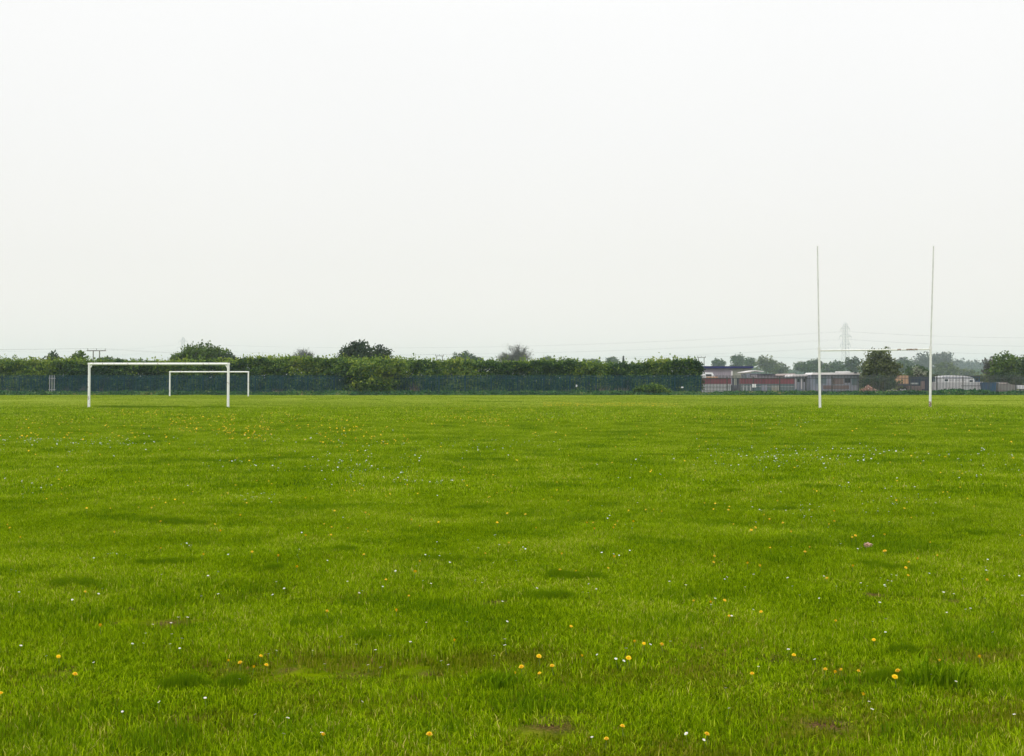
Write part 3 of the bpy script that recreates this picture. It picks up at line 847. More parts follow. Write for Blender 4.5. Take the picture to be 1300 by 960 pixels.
# ---- the long hedge behind the green fence
HX = [-60, 0, 60, 85, 110, 150, 200, 300, 320, 380, 420, 500, 520, 560, 600, 640, 700, 740, 785, 800, 830, 870, 884, 889]
HY = [459, 459, 460.5, 460, 460, 461.5, 462, 461, 457, 457, 459, 459, 459.5, 460.5, 462, 462, 460, 462, 465.5, 465, 460, 459, 461, 466]
def hedge():
    d = 127.5
    root = empty("hedge", (X(440, d), d, 0))
    tag(root, "long leafy hedge running behind the green fence on the left", "hedge")
    ox = X(440, d)
    x0, x1 = X(-70, d), X(889, d)
    hp = lambda x: np.interp(x, [X(p, d) for p in HX], [Z(p, d) for p in HY])
    nC = 12500
    cx = rng.uniform(x0, x1, nC)
    top = hp(cx) - .1 + .22 * noise(cx / 1.6, cx * 0, 51) + .18 * noise(cx / .6, cx * 0, 52)
    q = rng.random(nC)
    cz = np.where(q < .35, top - np.abs(rng.normal(0, .25, nC)), rng.uniform(.15, 1, nC) * top)
    face = rng.random(nC)
    bulge = .45 * noise(cx / 1.0, cz / .8, 53) + .3 * noise(cx / .45, cz / .4, 55)
    cy = np.where(face < .6, -1.15 + bulge - .25 * np.sin(np.clip(cz / top, 0, 1) * 3.1), rng.uniform(-1.1, 1.2, nC))
    nl = 14
    off = rng.normal(0, 1, (nC, nl, 3)) * np.array([.17, .15, .13])
    C = np.stack([cx - ox, cy, cz], 1)[:, None, :] + off
    sp = noise(cx / 4.5, cx * 0 + 3, 54)               # shrubs of different kinds along the hedge
    tone = .45 + .18 * sp + rng.normal(0, .13, nC)
    rv = np.repeat(tone, nl) + rng.normal(0, .13, nC * nl)
    C = C.reshape(-1, 3)
    ni = 5200                                          # inside of the hedge, its shade put into darker leaf tones
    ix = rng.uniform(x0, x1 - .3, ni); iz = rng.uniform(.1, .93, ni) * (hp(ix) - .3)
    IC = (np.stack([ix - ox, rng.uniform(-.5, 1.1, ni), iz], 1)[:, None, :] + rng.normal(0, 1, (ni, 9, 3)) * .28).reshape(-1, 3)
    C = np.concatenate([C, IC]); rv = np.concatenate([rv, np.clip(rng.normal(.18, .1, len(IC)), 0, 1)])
    # young upright shoots along the top
    ns = 6500
    sx_ = rng.uniform(x0, x1 - .3, ns); sy_ = rng.uniform(-1.2, .6, ns)
    hgt = np.abs(rng.normal(.10, .20, ns)) + .08
    m_ = 6
    tt = rng.random((ns, m_))
    st = hp(sx_) - .25
    SC = np.stack([np.repeat(sx_ - ox, m_) + rng.normal(0, .05, ns * m_), np.repeat(sy_, m_) + rng.normal(0, .05, ns * m_), np.repeat(st, m_) + (tt * hgt[:, None] * 1.6).ravel()], 1)
    C = np.concatenate([C, SC]); rv = np.concatenate([rv, np.clip(rng.normal(.72, .12, ns * m_), 0, 1)])
    ok = C[:, 2] > .03
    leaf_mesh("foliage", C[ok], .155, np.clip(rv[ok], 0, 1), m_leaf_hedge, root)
    # stems
    nb = 1500
    bx = rng.uniform(x0, x1, nb) - ox; by = rng.uniform(-1.1, 1.0, nb)
    P0 = np.stack([bx, by, np.full(nb, -.02)], 1)
    P1 = P0 + np.stack([rng.normal(0, .35, nb), rng.normal(0, .25, nb), rng.uniform(.9, 3.2, nb)], 1)
    twig_mesh("stems", P0, P1, rng.uniform(.012, .035, nb), m_leaf_grey, root)
hedge()

T = tree
# shrubs and trees in and behind the hedge, left to right
T("tree", "small dark bushy tree poking above the hedge near the left edge", "tree", 170, [(67, 456, 8.5, 8)], m_leaf_dark, .3, group="trees behind the hedge")
T("shrub", "bright green shrub bulging above the hedge by the nearer goal's left post", "shrub", 129.5, [(99, 456, 12, 8), (100, 468, 14, 10)], m_leaf_bright, .18, bare=.1)
T("tree", "low hazy green tree behind the hedge under the wide-armed pole", "tree", 290, [(136, 460, 13, 6), (151, 461, 9, 5)], m_leaf_mid, .34, group="trees behind the hedge")
T("tree", "faint small tree top just above the larger goal's crossbar", "tree", 330, [(175, 462, 9, 5)], m_leaf_mid, .34, group="trees behind the hedge")
T("tree", "broad light green tree rising behind the two football goals", "tree", 148, [(255, 449, 24, 13), (226, 456, 13, 6), (240, 455, 20, 10), (273, 452, 16, 11), (230, 459, 18, 6)], m_leaf_bright, .22, bare=.22, clump=.24, fill=.5)
T("tree", "dark rounded tree touching the right side of the broad light tree", "tree", 142, [(288, 459, 16, 10), (297, 465, 12, 9)], m_leaf_dark, .22, bare=.1)
T("shrub", "pale olive shrub in the hedge right of the smaller goal", "shrub", 130, [(345, 466, 26, 9.5)], m_leaf_olive, .18, bare=.1)
T("bare_tree", "small hazy purplish bare tree behind the hedge, nearest the dark round tree", "tree", 330, [(386, 452, 13, 9)], m_leaf_grey, .14, bare=.75, dens=.5, clump=.35)
T("tree", "hazy green tree low behind the hedge beside the small bare tree", "tree", 340, [(372, 458, 16, 5)], m_leaf_mid, .34)
T("shrub", "yellowish green shrub in the hedge left of the big front bush", "shrub", 126.6, [(401, 467, 11, 10)], m_leaf_bright, .17)
T("tree", "big dark round tree, the tallest rising behind the hedge", "tree", 150, [(457, 448, 22, 14), (484, 451, 12, 10), (438, 455, 13, 9), (462, 462, 28, 9)], m_leaf_dark, .22, bare=.08, clump=.26)
T("shrub", "large bright bush growing in front of the green fence", "shrub", 122.4, [(468, 468, 30, 13), (440, 467, 15, 11), (500, 466, 15, 9), (470, 485, 30, 13), (472, 495, 26, 6)], m_leaf_hedge, .16, dens=1.2, trunk_r=.1, bare=.04)
T("tree", "hazy blue-grey tree behind the hedge beside the middle H-shaped pole", "tree", 350, [(590, 457, 17, 9), (603, 460, 12, 7)], m_leaf_mid, .34, bare=.3)
T("bare_tree", "largest bare purplish tree behind the hedge, near the middle", "tree", 340, [(658, 450, 19, 12), (640, 456, 11, 7)], m_leaf_grey, .14, bare=.75, dens=.6, clump=.33, trunk_r=.16)
for px, py, rx, ry, lb in ((694, 458, 9, 5, "low hazy tree just right of the bare purplish tree"), (722, 461, 14, 4.5, "low hazy tree top left of the white sheds behind the hedge"),
                           (752, 461, 14, 4.5, "low hazy tree top above the white sheds behind the hedge"), (777, 460, 9, 6, "hazy round tree beside the dark conifer")):
    T("tree", lb, "tree", 600, [(px, py, rx, ry)], m_leaf_mid, .36, dens=.9, group="trees behind the hedge")

def far_belt(name, px0, px1, d, tops, mat, size, n, depth):
    x0, x1 = X(px0, d), X(px1, d)
    x = rng.uniform(x0, x1, n); y_ = d + rng.uniform(0, depth, n)
    tp = np.interp(x, [X(p, d) for p, _ in tops], [Z(q, d) for _, q in tops])
    tp = tp * (1 + .12 * noise(x / (d * .012), x * 0, 71) + .10 * noise(x / (d * .004), x * 0, 72))
    z = tp * rng.random(n) ** .7
    o = leaf_mesh(name, np.stack([x, y_, z], 1), size, np.clip(.5 + .25 * noise(x / (d * .008), z / (d * .006), 73) + rng.normal(0, .15, n), 0, 1), mat)
    tag(o, kind="stuff")
far_belt("distant_woodland", 880, 1320, 1000, [(880, 474), (900, 470), (930, 467), (965, 466), (1000, 472), (1030, 468), (1100, 466), (1150, 468), (1200, 466), (1260, 470), (1320, 466)], m_leaf_mid, 1.3, 30000, 60)
far_belt("scrub_belt", 885, 1330, 196, [(885, 481), (1000, 479), (1100, 478), (1200, 477), (1330, 476)], m_leaf_olive, .24, 26000, 3)

def conifer(px, d, top, w, label):
    bx = X(px, d); zt = Z(top, d); root = empty("conifer", (bx, d, 0)); tag(root, label, "tree")
    n = 2600; u = rng.random(n) ** .7; z = zt * (1 - u * .9); r = w * u * (.75 + .25 * np.sin(z * 5)) ; a_ = rng.random(n) * 6.283
    rr = r * np.sqrt(rng.random(n))
    leaf_mesh("crown", np.stack([rr * np.cos(a_), rr * np.sin(a_), z], 1), .3, rng.random(n), m_conifer, root)
    mb = MB(); mb.tube((0, 0, -.1), (0, 0, zt * .97), .2, .03, 8); mb.build("trunk", m_bark, root)
conifer(791.5, 320, 452, 1.6, "dark narrow pointed conifer above the right part of hedge")
for px, py, rx, ry, d, m, br, lb in (
        (912, 461, 9, 5, 644, m_leaf_mid, .2, "small hazy tree left of centre behind the navy-edged shed"),
        (938, 459, 11, 8, 632, m_leaf_mid, .25, "hazy green tree rising behind the navy-edged shed roof"),
        (953, 461, 8, 6, 619, m_leaf_mid, .1, "hazy green tree at right end of the navy-edged roof"),
        (973, 462, 14, 10, 569, m_leaf_olive, .45, "thin olive-grey tree behind the small white gabled roof"),
        (990, 469, 14, 7, 582, m_leaf_olive, .4, "low grey-brown tree sloping down right of the thin olive tree"),
        (1022, 466, 15, 7, 532, m_leaf_mid, .1, "dense green tree behind the left rugby post"),
        (1036, 465, 10, 8, 569, m_leaf_dark, .1, "dark hazy tree touching the left rugby post"),
        (1060, 467, 17, 7, 545, m_leaf_mid, .15, "low green trees crown between pylon and left rugby post"),
        (1083, 463, 10, 10, 507, m_leaf_dark, .1, "blue-green hazy tree just left of the big round tree"),
        (1151, 466, 14, 9, 619, m_leaf_mid, .1, "pale green hazy tree just right of the big round tree"),
        (1146, 460, 8, 6, 850, m_leaf_grey, .3, "faint grey tree top behind the pale green hazy tree"),
        (1172, 460, 12, 11, 850, m_leaf_grey, .45, "faint purplish tree left of the right rugby post"),
        (1197, 461, 19, 12, 850, m_leaf_grey, .3, "broad faint grey tree right of the right rugby post"),
        (1200, 470, 15, 10, 569, m_leaf_olive, .1, "darker green tree in front of the broad faint grey one"),
        (1166, 473, 16, 7, 190, m_leaf_mid, .1, "green bushy tree above the navy container"),
        (1222, 474, 20, 5, 595, m_leaf_olive, .1, "low olive scrub behind the arched white coach roof"),
        (1220, 465, 11, 8, 1250, m_leaf_grey, .45, "leftmost faint tree of the far purple-grey wood"),
        (1236, 466, 12, 8, 1250, m_leaf_grey, .45, "middle faint tree of the far purple-grey wood"),
        (1251, 466, 11, 8.5, 1250, m_leaf_grey, .45, "rightmost faint tree of the far purple-grey wood"),
        (1259, 466, 11, 14, 165, m_leaf_grey, .6, "bare brownish tree leaning on the bright tree at right edge")):
    nm = "bare_tree" if br > .42 else "tree"
    T(nm, lb, "tree", d, [(px, py, rx, ry)], m, .24 * d / 200 + .06, bare=br, dens=.95, trunk_r=.16 * (d / 200))
T("tree", "big round dark tree between the rugby posts behind the fence", "tree", 139, [(1117, 462, 18, 18), (1105, 470, 13, 13), (1130, 472, 14, 11), (1118, 484, 22, 9)], m_leaf_olive, .2, dens=1.3, clump=.24, bare=.1)
T("shrub", "dark spreading shrub under the big round tree", "shrub", 135, [(1117, 487, 22, 8)], m_leaf_dark, .18)
T("tree", "bright green tree in front of the right edge trees", "tree", 150, [(1279, 464, 17, 16), (1268, 474, 12, 10), (1282, 481, 22, 9)], m_leaf_bright, .22, bare=.05)
T("tree", "dark tree cut by the right edge of the picture", "tree", 146, [(1303, 466, 12, 14), (1298, 482, 18, 9)], m_leaf_mid, .22)
T("tree", "dark low evergreen under the bright green tree on right", "tree", 143, [(1276, 481, 20, 7)], m_leaf_dark, .2)
T("blossom_shrub", "pale blossoming shrub above the navy container", "shrub", 165, [(1165, 472, 5, 6), (1172, 475, 5, 3)], m_blossom, .16, bare=.55)

# ------------------------------------------------------------------ verge weeds in front of the fence
def verge():
    n = 90000
    x = rng.uniform(-62, 62, n); y_ = 115.6 + rng.random(n) ** 1.1 * 7.6
    h = .27 + .17 * noise(x / 2.2, y_ / 1.5, 61) + .14 * noise(x / .8, y_ / .7, 62) + .10 * (x > X(1180, 118)) * (x < X(1250, 118))
    z = h * rng.random(n) ** .6 * np.clip((y_ - 115.2) / 1.2, .25, 1)
    o = leaf_mesh("verge_weeds", np.stack([x, y_, z + terrain(x, y_) * .5], 1), .14, np.clip(.5 + .3 * noise(x / 2.4, y_ / 1.2, 63) + rng.normal(0, .2, n), 0, 1), m_weed, elong=2.2)
    tag(o, kind="stuff")
verge()
T("bramble", "rounded bramble bush on the verge against the green fence", "bush", 117.5, [(830, 494, 15, 5.5), (815, 496, 12, 4.5), (842, 497, 9, 4)], m_leaf_hedge, .13, trunk_r=.04, dens=1.1)
def dead_clump(px, py, rx, ry, d, label):
    x, z = X(px, d), Z(py, d)
    n = 42
    k = d / F
    root_o = np.stack([rng.normal(0, rx * k * .6, n), rng.normal(0, .25, n), np.zeros(n)], 1)
    P1 = root_o + np.stack([rng.normal(0, .25, n), rng.normal(0, .15, n), rng.uniform(.3, 1, n) * (z + ry * k * .6)], 1)
    o = twig_mesh("dead_stems", root_o, P1, rng.uniform(.012, .03, n), m_dead, None)
    o.location = (x, d, 0)
    tag(o, label, "dead plant", "dry brown stems along the fence foot")
for px, py, rx, ry, d, lb in ((106, 489, 4, 5, 125.4, "dry pinkish stems just left of the larger goal's left post"), (128, 489, 4, 5, 125.4, "dry pinkish stems just right of the larger goal's left post"),
                              (83, 489, 3, 4, 125.4, "dry pale stems behind the fence, leftmost but one clump"), (9, 494, 8, 4, 123.3, "dry brown stems at the left edge of the fence"),
                              (352, 494, 5, 4, 123.2, "small mound of dry stems right of the smaller goal"), (527, 487, 5, 9, 123.2, "dry pale stems standing right of the large front bush"),
                              (765, 489, 9, 6, 123.2, "tangle of dry pink stems, second clump left of the bramble bush"), (790, 491, 9, 6, 123.2, "tangle of dry brown stems touching the left of bramble bush"),
                              (720, 495, 7, 3, 123.2, "low dry reddish stems beside the white litter on the fence"), (1105, 491, 8, 4, 123.2, "dry stems beside the rubble heap by the big round tree")):
    dead_clump(px, py, rx, ry, d, lb)

# ------------------------------------------------------------------ palisade fences
BAY = 2.75
def pale_panel_mesh(name, mat, pitch=.152, w=.072, h=2.02):
    mb = MB()
    n = int(BAY / pitch)
    for i in range(n):
        xc = (i + .5) * BAY / n
        hh = h + random.uniform(-.008, .008)
        # W-section pale: two angled strips with a splayed pointed top
        mb.prism([(xc - w / 2, .10), (xc, .10), (xc, hh), (xc - w * .25, hh + .05), (xc - w / 2, hh)], -.004, .004)
        mb.prism([(xc + .001, .10), (xc + w / 2, .10), (xc + w / 2, hh), (xc + w * .25, hh + .05), (xc + .001, hh)], .0, .010)
    return mb.build(name, mat, link=False).data
def palisade(x0, nb, d, mat, label, w, gate=None):
    root = empty("palisade_fence", (x0, d, 0))
    tag(root, label, "fence")
    pm = pale_panel_mesh("pales", mat, w=w)
    mb = MB()
    mb.box(0, BAY, .012, .05, .38, .43); mb.box(0, BAY, .012, .05, 1.70, 1.75)
    rm = mb.build("rails", mat, link=False).data
    mb = MB(); mb.box(-.03, .03, .052, .13, -.3, 1.9); po = mb.build("post", mat, link=False).data
    for i in range(nb + 1):
        if i < nb:
            c = bpy.data.objects.new("pale_panel", pm); COL.objects.link(c); c.parent = root; c.location = (i * BAY, 0, 0)
            c2 = bpy.data.objects.new("rail", rm); COL.objects.link(c2); c2.parent = root; c2.location = (i * BAY, 0, 0)
        c = bpy.data.objects.new("post", po); COL.objects.link(c); c.parent = root; c.location = (i * BAY, 0, 0)
    return root
FD = 124.0
xs_ = X(890, FD)
nL = 30
palisade(xs_ - nL * BAY, nL, FD, m_fence, "dark green palisade fence in front of the hedge", .074)
palisade(xs_ + .002, 15, FD, m_fence_grey, "weathered grey palisade fence in front of the yard on the right", .060)
# unpainted steel gate in the green fence at far left
root = empty("steel_gate", (X(66, 123.7), 123.7, 0))
tag(root, "narrow unpainted grey steel gate in the green fence at left", "gate")
for i in range(3):
    mb = MB(); xx = (i - 1) * .24; mb.prism([(xx - .035, .1), (xx + .035, .1), (xx + .035, 2.0), (xx, 2.07), (xx - .035, 2.0)], -.01, .01); mb.build("pale", m_galv, root)
mb = MB(); mb.box(-.36, .36, .012, .05, .5, .56); mb.box(-.36, .36, .012, .05, 1.7, 1.76); mb.build("rail", m_galv, root)
# notices fixed to the grey fence
d = 123.95
for px in (956.0, 958.6):
    mb = MB(); mb.box(X(px - 1.05, d), X(px + 1.05, d), d - .02, d - .005, Z(492, d), Z(487.6, d), .004)
    o = mb.build("notice_board", m_litter)
    tag(o, "small white notice on the grey fence, " + ("left" if px < 957 else "right") + " one of the pair", "sign", "pair of white notices on the fence")
# rubbish caught in the hedge bottom
def litter(px, py, d, wpx, hpx, label):
    bm = bmesh.new(); bmesh.ops.create_icosphere(bm, subdivisions=3, radius=1.0)
    k = d / F
    for v in bm.verts:
        p = v.co; q = 1 + .4 * math.sin(p.x * 6 + px) * math.cos(p.z * 5) + random.uniform(-.12, .12)
        v.co = Vector((p.x * wpx * k * .5 * q, p.y * .08 * q, p.z * hpx * k * .5 * q))
    me = bpy.data.meshes.new("plastic_bag"); bm.to_mesh(me); bm.free(); me.materials.append(m_litter)
    o = bpy.data.objects.new("plastic_bag", me); COL.objects.link(o); o.location = (X(px, d), d, Z(py, d)); tag(o, label, "litter")
litter(732, 490, 123.8, 2.2, 3, "torn white plastic snagged on the green fence left of bramble")
litter(866, 492, 123.8, 3.5, 2.2, "torn white plastic snagged on green fence right of bramble")

# ------------------------------------------------------------------ the yard behind the fence
def wbox(x0, x1, y0, y1, d, depth, name, mat, parent, off=0.0, bev=0.0, floor=None):
    """box whose front face covers photo pixels x0..x1, y0..y1 at distance d"""
    mb = MB(); z1 = Z(y0, d); z0 = Z(y1, d) if floor is None else floor
    ox = parent.location.x if parent else 0; oy = parent.location.y if parent else 0
    mb.box(X(x0, d) - ox, X(x1, d) - ox, d + off - oy, d + off + depth - oy, z0, z1, bev)
    return mb.build(name, mat, parent)
def wheel(parent, x, y_, r):
    mb = MB(); mb.tube((x, y_ - .11, r), (x, y_ + .11, r), r, r, 18); w_ = mb.build("wheel", m_tyre, parent)
    mb = MB(); mb.tube((x, y_ - .12, r), (x, y_ - .10, r), r * .55, r * .55, 14); mb.build("rim", m_galv, w_)

# long shed with a navy fascia
d = 166; root = empty("long_shed", (X(925, d), d, 0)); tag(root, "long lilac-grey shed with a dark navy roof edge behind the yard", "shed")
wbox(886, 930, 467.8, 500, d, 8, "wall", m_lilac, root, floor=0)
wbox(930.05, 954, 467.8, 500, d + .05, 7.9, "side_cladding", m_greengrey, root, floor=0)
wbox(884.5, 956, 465.3, 467.7, d, 9, "fascia", m_navy, root, off=-.4)
mb = MB(); mb.box(X(885, d) - root.location.x, X(955.5, d) - root.location.x, -.3, 8.5, Z(465.3, d) + .004, Z(464.9, d)); mb.build("roof", m_slate, root)
wbox(928, 930, 471, 477, d, .1, "vent_pipe", m_whitep, root, off=-.15)

# white van
d = 150; root = empty("van", (X(898, d), d, 0)); tag(root, "white van roof and dark windows above the maroon shed on left", "van")
mb = MB(); ox = root.location.x
xa, xb, zt = X(892, d) - ox, X(904.5, d) - ox, Z(473, d)
mb.prism([(xa, .5), (xb + 1.0, .5), (xb + 1.0, 1.25), (xb + .6, 1.45), (xb, zt), (xa + .1, zt + .02), (xa, zt - .15)], 0, 1.9); mb.build("body", m_van, root)
wbox(896, 903.2, 475.2, 477.6, d, .02, "window", m_glass, root, off=-.022)
wbox(896.5, 911, 478.2, 479.6, d, .02, "stripe", m_orange, root, off=-.024)
for xx in (xa + .6, xb + .2): wheel(root, xx, .1, .34)

# two low maroon-clad sheds
for (a0, a1, lb) in ((889.5, 928, "shorter maroon-topped low shed behind the left part of grey fence"), (941, 1008.5, "longer maroon-topped low shed behind the white notices")):
    d = 140; root = empty("low_shed", (X((a0 + a1) / 2, d), d, 0)); tag(root, lb, "shed", "maroon-clad low sheds behind the fence")
    wbox(a0, a1, 480.4, 487.4, d, 3, "cladding", m_red, root)
    wbox(a0 + .3, a1 - .3, 487.45, 499, d + .04, 2.9, "lower_wall", m_greyp if a0 < 900 else m_teal, root, floor=0)
    wbox(a0 - .3, a1 + .3, 479.8, 480.35, d, 3.2, "roof", m_slate, root, off=-.1)
    wbox(a0 + .3, a1 - .3, 490.6, 491.4, d, .03, "rail", m_galv, root, off=-.035)
    if a0 > 900:
        for p in (943, 947, 951.5): wbox(p, p + 2, 489.5, 498, d, .03, "pale_door", m_greyp, root, off=-.034)
        wbox(966, 974, 489, 498.5, d, .03, "door", m_cabin, root, off=-.033)
        wbox(979, 990, 489.5, 497, d, .03, "shutter", m_greengrey, root, off=-.033)
# gate posts between them
d = 134
for px, w_, lb in ((930.5, 1.6, "left dark post in the gap between the maroon sheds"), (937, 2.4, "thicker right dark post in the gap between maroon sheds")):
    mb = MB(); mb.box(-.07 * w_ / 1.6, .07 * w_ / 1.6, 0, .15, 0, Z(480.5, d), .01); mb.box(-.1, .1, -.02, .17, Z(480.5, d) - .02, Z(480.5, d) + .03)
    o = mb.build("gate_post", m_slate); o.location = (X(px, d), d, 0); tag(o, lb, "post", "dark posts between the maroon sheds")
wd = 136; root = empty("oil_tank", (X(934.5, wd), wd, 0)); tag(root, "squat dark tank between the two maroon sheds", "tank")
mb = MB(); mb.tube((-.45, .5, .55), (.45, .5, .55), .42, .42, 20); mb.build("drum", m_slate, root)
mb = MB(); mb.box(-.4, -.3, .2, .8, 0, .3); mb.box(.3, .4, .2, .8, 0, .3); mb.build("cradle", m_slate, root)

# small hut with a white gable
d = 158; root = empty("gabled_hut", (X(957, d), d, 0)); tag(root, "small hut with shallow white gabled roof beside the navy-edged shed", "hut")
wbox(948, 966, 474, 500, d, 4, "wall", m_cabin, root, floor=0)
mb = MB(); ox = root.location.x
mb.prism([(X(944, d) - ox, Z(473.4, d)), (X(958, d) - ox, Z(471.2, d)), (X(969, d) - ox, Z(472.2, d)), (X(969, d) - ox, Z(471.4, d)), (X(958.5, d) - ox, Z(470.2, d)), (X(944, d) - ox, Z(472.6, d))], -.3, 4.3)
mb.build("roof", m_whitep, root)
wbox(952, 955, 475, 479, d, .03, "window", m_glass, root, off=-.032)
# grey lean-to
d = 150; root = empty("lean_to_shed", (X(985, d), d, 0)); tag(root, "grey lean-to shed with sloping pinkish roof above the longer maroon shed", "shed")
wbox(961, 1008, 476, 500, d, 4, "wall", m_lilac, root, floor=0)
mb = MB(); ox = root.location.x
mb.prism([(X(961, d) - ox, Z(476, d)), (X(984, d) - ox, Z(475.8, d)), (X(984, d) - ox, Z(474.6, d)), (X(961, d) - ox, Z(474.9, d))], -.2, 4.2); mb.build("roof", m_slate, root)
mb = MB(); mb.prism([(X(984.2, d) - ox, Z(477.5, d)), (X(1009, d) - ox, Z(476.2, d)), (X(1009, d) - ox, Z(474.2, d)), (X(997, d) - ox, Z(474.6, d)), (X(984.2, d) - ox, Z(475.4, d))], -.22, 4.2); mb.build("sloping_roof", m_pinkp, root)

# two mobile homes
def mobile_home(x0, x1, ytl, ytr, d, label, slots, box=False):
    root = empty("mobile_home", (X((x0 + x1) / 2, d), d, 0)); ox = root.location.x
    tag(root, label, "mobile home", "pale-roofed mobile homes behind the rugby posts")
    wbox(x0 + .6, x1 - 2, max(ytl, ytr) + 2.6, 497, d, 3, "wall", m_cabin, root)
    mb = MB(); mb.prism([(X(x0, d) - ox, Z(ytl + 2.6, d)), (X(x1, d) - ox, Z(ytr + 2.6, d)), (X(x1, d) - ox, Z(ytr + .4, d)), (X(x1 - 3, d) - ox, Z(ytr, d)), (X(x0 + 3, d) - ox, Z(ytl, d))], -.35, 3.3)
    mb.build("roof", m_whitep, root)
    mb = MB(); mb.box(X(x0 + 1, d) - ox, X(x1 - 2.4, d) - ox, .1, 2.9, .02, Z(497.05, d)); mb.build("skirt", m_slate, root)
    for a0, a1, y0, y1, m, nm in slots:
        wbox(a0, a1, y0, y1, d, .03, nm, m, root, off=-.033)
    if box:
        wbox(1064, 1079, 471.6, 472.9, d + 1, 1.2, "roof_vent", m_whitep, root)
        wbox(1084.5, 1088, 472.3, 474, d - .4, .4, "lamp_housing", m_slate, root)
mobile_home(1003, 1033, 475.6, 475.0, 143, "smaller pale-roofed mobile home left of the left rugby post",
            [(1010, 1011, 480, 494, m_whitep, "batten"), (1016.5, 1018, 480, 494, m_whitep, "batten"), (1024, 1025, 480, 494, m_whitep, "batten"), (1029.5, 1030.5, 480, 494, m_whitep, "batten"),
             (1012, 1015.5, 481, 485, m_glass, "window"), (1019.5, 1023, 481, 485, m_glass, "window")])
mobile_home(1029, 1093, 473.2, 473.0, 141, "larger white-roofed mobile home crossed by the left rugby post",
            [(1036, 1049, 480, 487, m_teal, "window"), (1056, 1071, 480, 488, m_brownp, "door"), (1072, 1080, 480.5, 486, m_glass, "window"), (1081, 1088, 480, 489, m_teal, "window"),
             (1051, 1055, 480.5, 487, m_cabin, "shutter"), (1058, 1059, 480, 488, m_whitep, "batten"), (1045, 1078, 489.4, 494, m_brownp, "lower_panel")], True)

# brick rubble
d = 128.5
bm = bmesh.new()
for i in range(330):
    r_ = abs(random.gauss(0, .5)); a_ = random.uniform(0, 6.28)
    x_, y_ = r_ * math.cos(a_) * 1.25, r_ * math.sin(a_) * .8
    h = max(.05, (.95 - r_ * .75) * random.uniform(.1, 1))
    M = Matrix.Translation((x_, y_, h)) @ Matrix.Rotation(random.uniform(0, 3), 4, 'X') @ Matrix.Rotation(random.uniform(0, 3), 4, 'Z')
    rr = bmesh.ops.create_cube(bm, size=1.0, matrix=M @ Matrix.Diagonal((random.uniform(.1, .28), .11, .08, 1)))
me = bpy.data.meshes.new("rubble_heap"); bm.to_mesh(me); bm.free(); me.materials.append(m_brick)
o = bpy.data.objects.new("rubble_heap", me); COL.objects.link(o); o.location = (X(1102, d), d, 0); tag(o, "heap of pinkish brick rubble behind the fence by the round tree", "rubble heap")

# tan horse-box style trailer
d = 137; root = empty("box_trailer", (X(1147, d), d, 0)); ox = root.location.x; tag(root, "tan box trailer with a stepped sloping nose beside the navy container", "trailer")
mb = MB(); P_ = lambda px, py: (X(px, d) - ox, Z(py, d))
mb.prism([P_(1137, 487.2), P_(1153, 487.2), P_(1153, 476.8), P_(1145.5, 476.8), P_(1143, 479.6), P_(1136.5, 483)], 0, 2); mb.build("body", m_tan, root)
wbox(1137, 1153, 487.25, 489.5, d, 1.9, "chassis", m_slate, root)
mb = MB(); mb.tube((X(1138, d) - ox, .5, Z(489, d)), (X(1133, d) - ox, .5, .35), .04, .04, 8); mb.build("drawbar", m_galv, root)
for px in (1144, 1148.5): wheel(root, X(px, d) - ox, .12, .35)
# navy container
d = 143; root = empty("shipping_container", (X(1175, d), d, 0)); tag(root, "dark navy container behind the right rugby post", "container")
wbox(1154.5, 1195, 478.6, 499, d, 2.4, "body", m_navy_dull, root, floor=.12)
wbox(1155.5, 1165.5, 486, 488, d, .02, "pale_panel", m_greyp, root, off=-.024)
wbox(1169, 1174, 484, 494, d, .03, "door", m_brownp, root, off=-.033)
wbox(1185, 1193.5, 481, 489, d, .03, "hatch", m_teal, root, off=-.032)
wbox(1156, 1161, 490, 493, d, .02, "vent", m_slate, root, off=-.024)
# stored timber and pallets in front of it
d = 138; root = empty("pallet_stack", (X(1160, d), d, 0)); tag(root, "stack of weathered pallets in front of the navy container", "pallets")
mb = MB()
for i in range(6):
    z_ = i * .15
    for j in range(7): mb.box(-.9 + j * .27, -.72 + j * .27, 0, 1.0, z_ + .10, z_ + .125)
    for yy_ in (0, .45, .9): mb.box(-.88, .9, yy_ + .002, yy_ + .09, z_, z_ + .098)
mb.build("pallets", m_brownp, root)
# white coach with arched roof
d = 141; root = empty("coach", (X(1216, d), d, 0)); ox = root.location.x; tag(root, "white coach with long arched roof behind the pale trailer", "coach")
mb = MB(); pts_ = [P_(1195, 500) if False else (X(1195, d) - ox, .35), (X(1237.5, d) - ox, .35), (X(1237.5, d) - ox, Z(482.5, d)), (X(1236.5, d) - ox, Z(480.2, d)), (X(1231, d) - ox, Z(478.3, d)), (X(1222, d) - ox, Z(477.1, d)),
     (X(1210, d) - ox, Z(476.6, d)), (X(1200, d) - ox, Z(477.3, d)), (X(1195, d) - ox, Z(478.4, d))]
mb.prism(pts_, 0, 2.4); mb.build("body", m_van, root)
wbox(1196.5, 1233, 479.1, 480.4, d, .02, "trim_strip", m_cabin, root, off=-.024)
for a0, a1 in ((1199, 1203), (1205, 1211), (1213, 1219), (1221, 1226)): wbox(a0, a1, 481.6, 484, d, .02, "window", m_palegrey if a0 > 1204 else m_glass, root, off=-.026)
wbox(1230.5, 1234.5, 482.8, 485, d, .02, "window", m_glass, root, off=-.026)
for px in (1203, 1230): wheel(root, X(px, d) - ox, .1, .45)
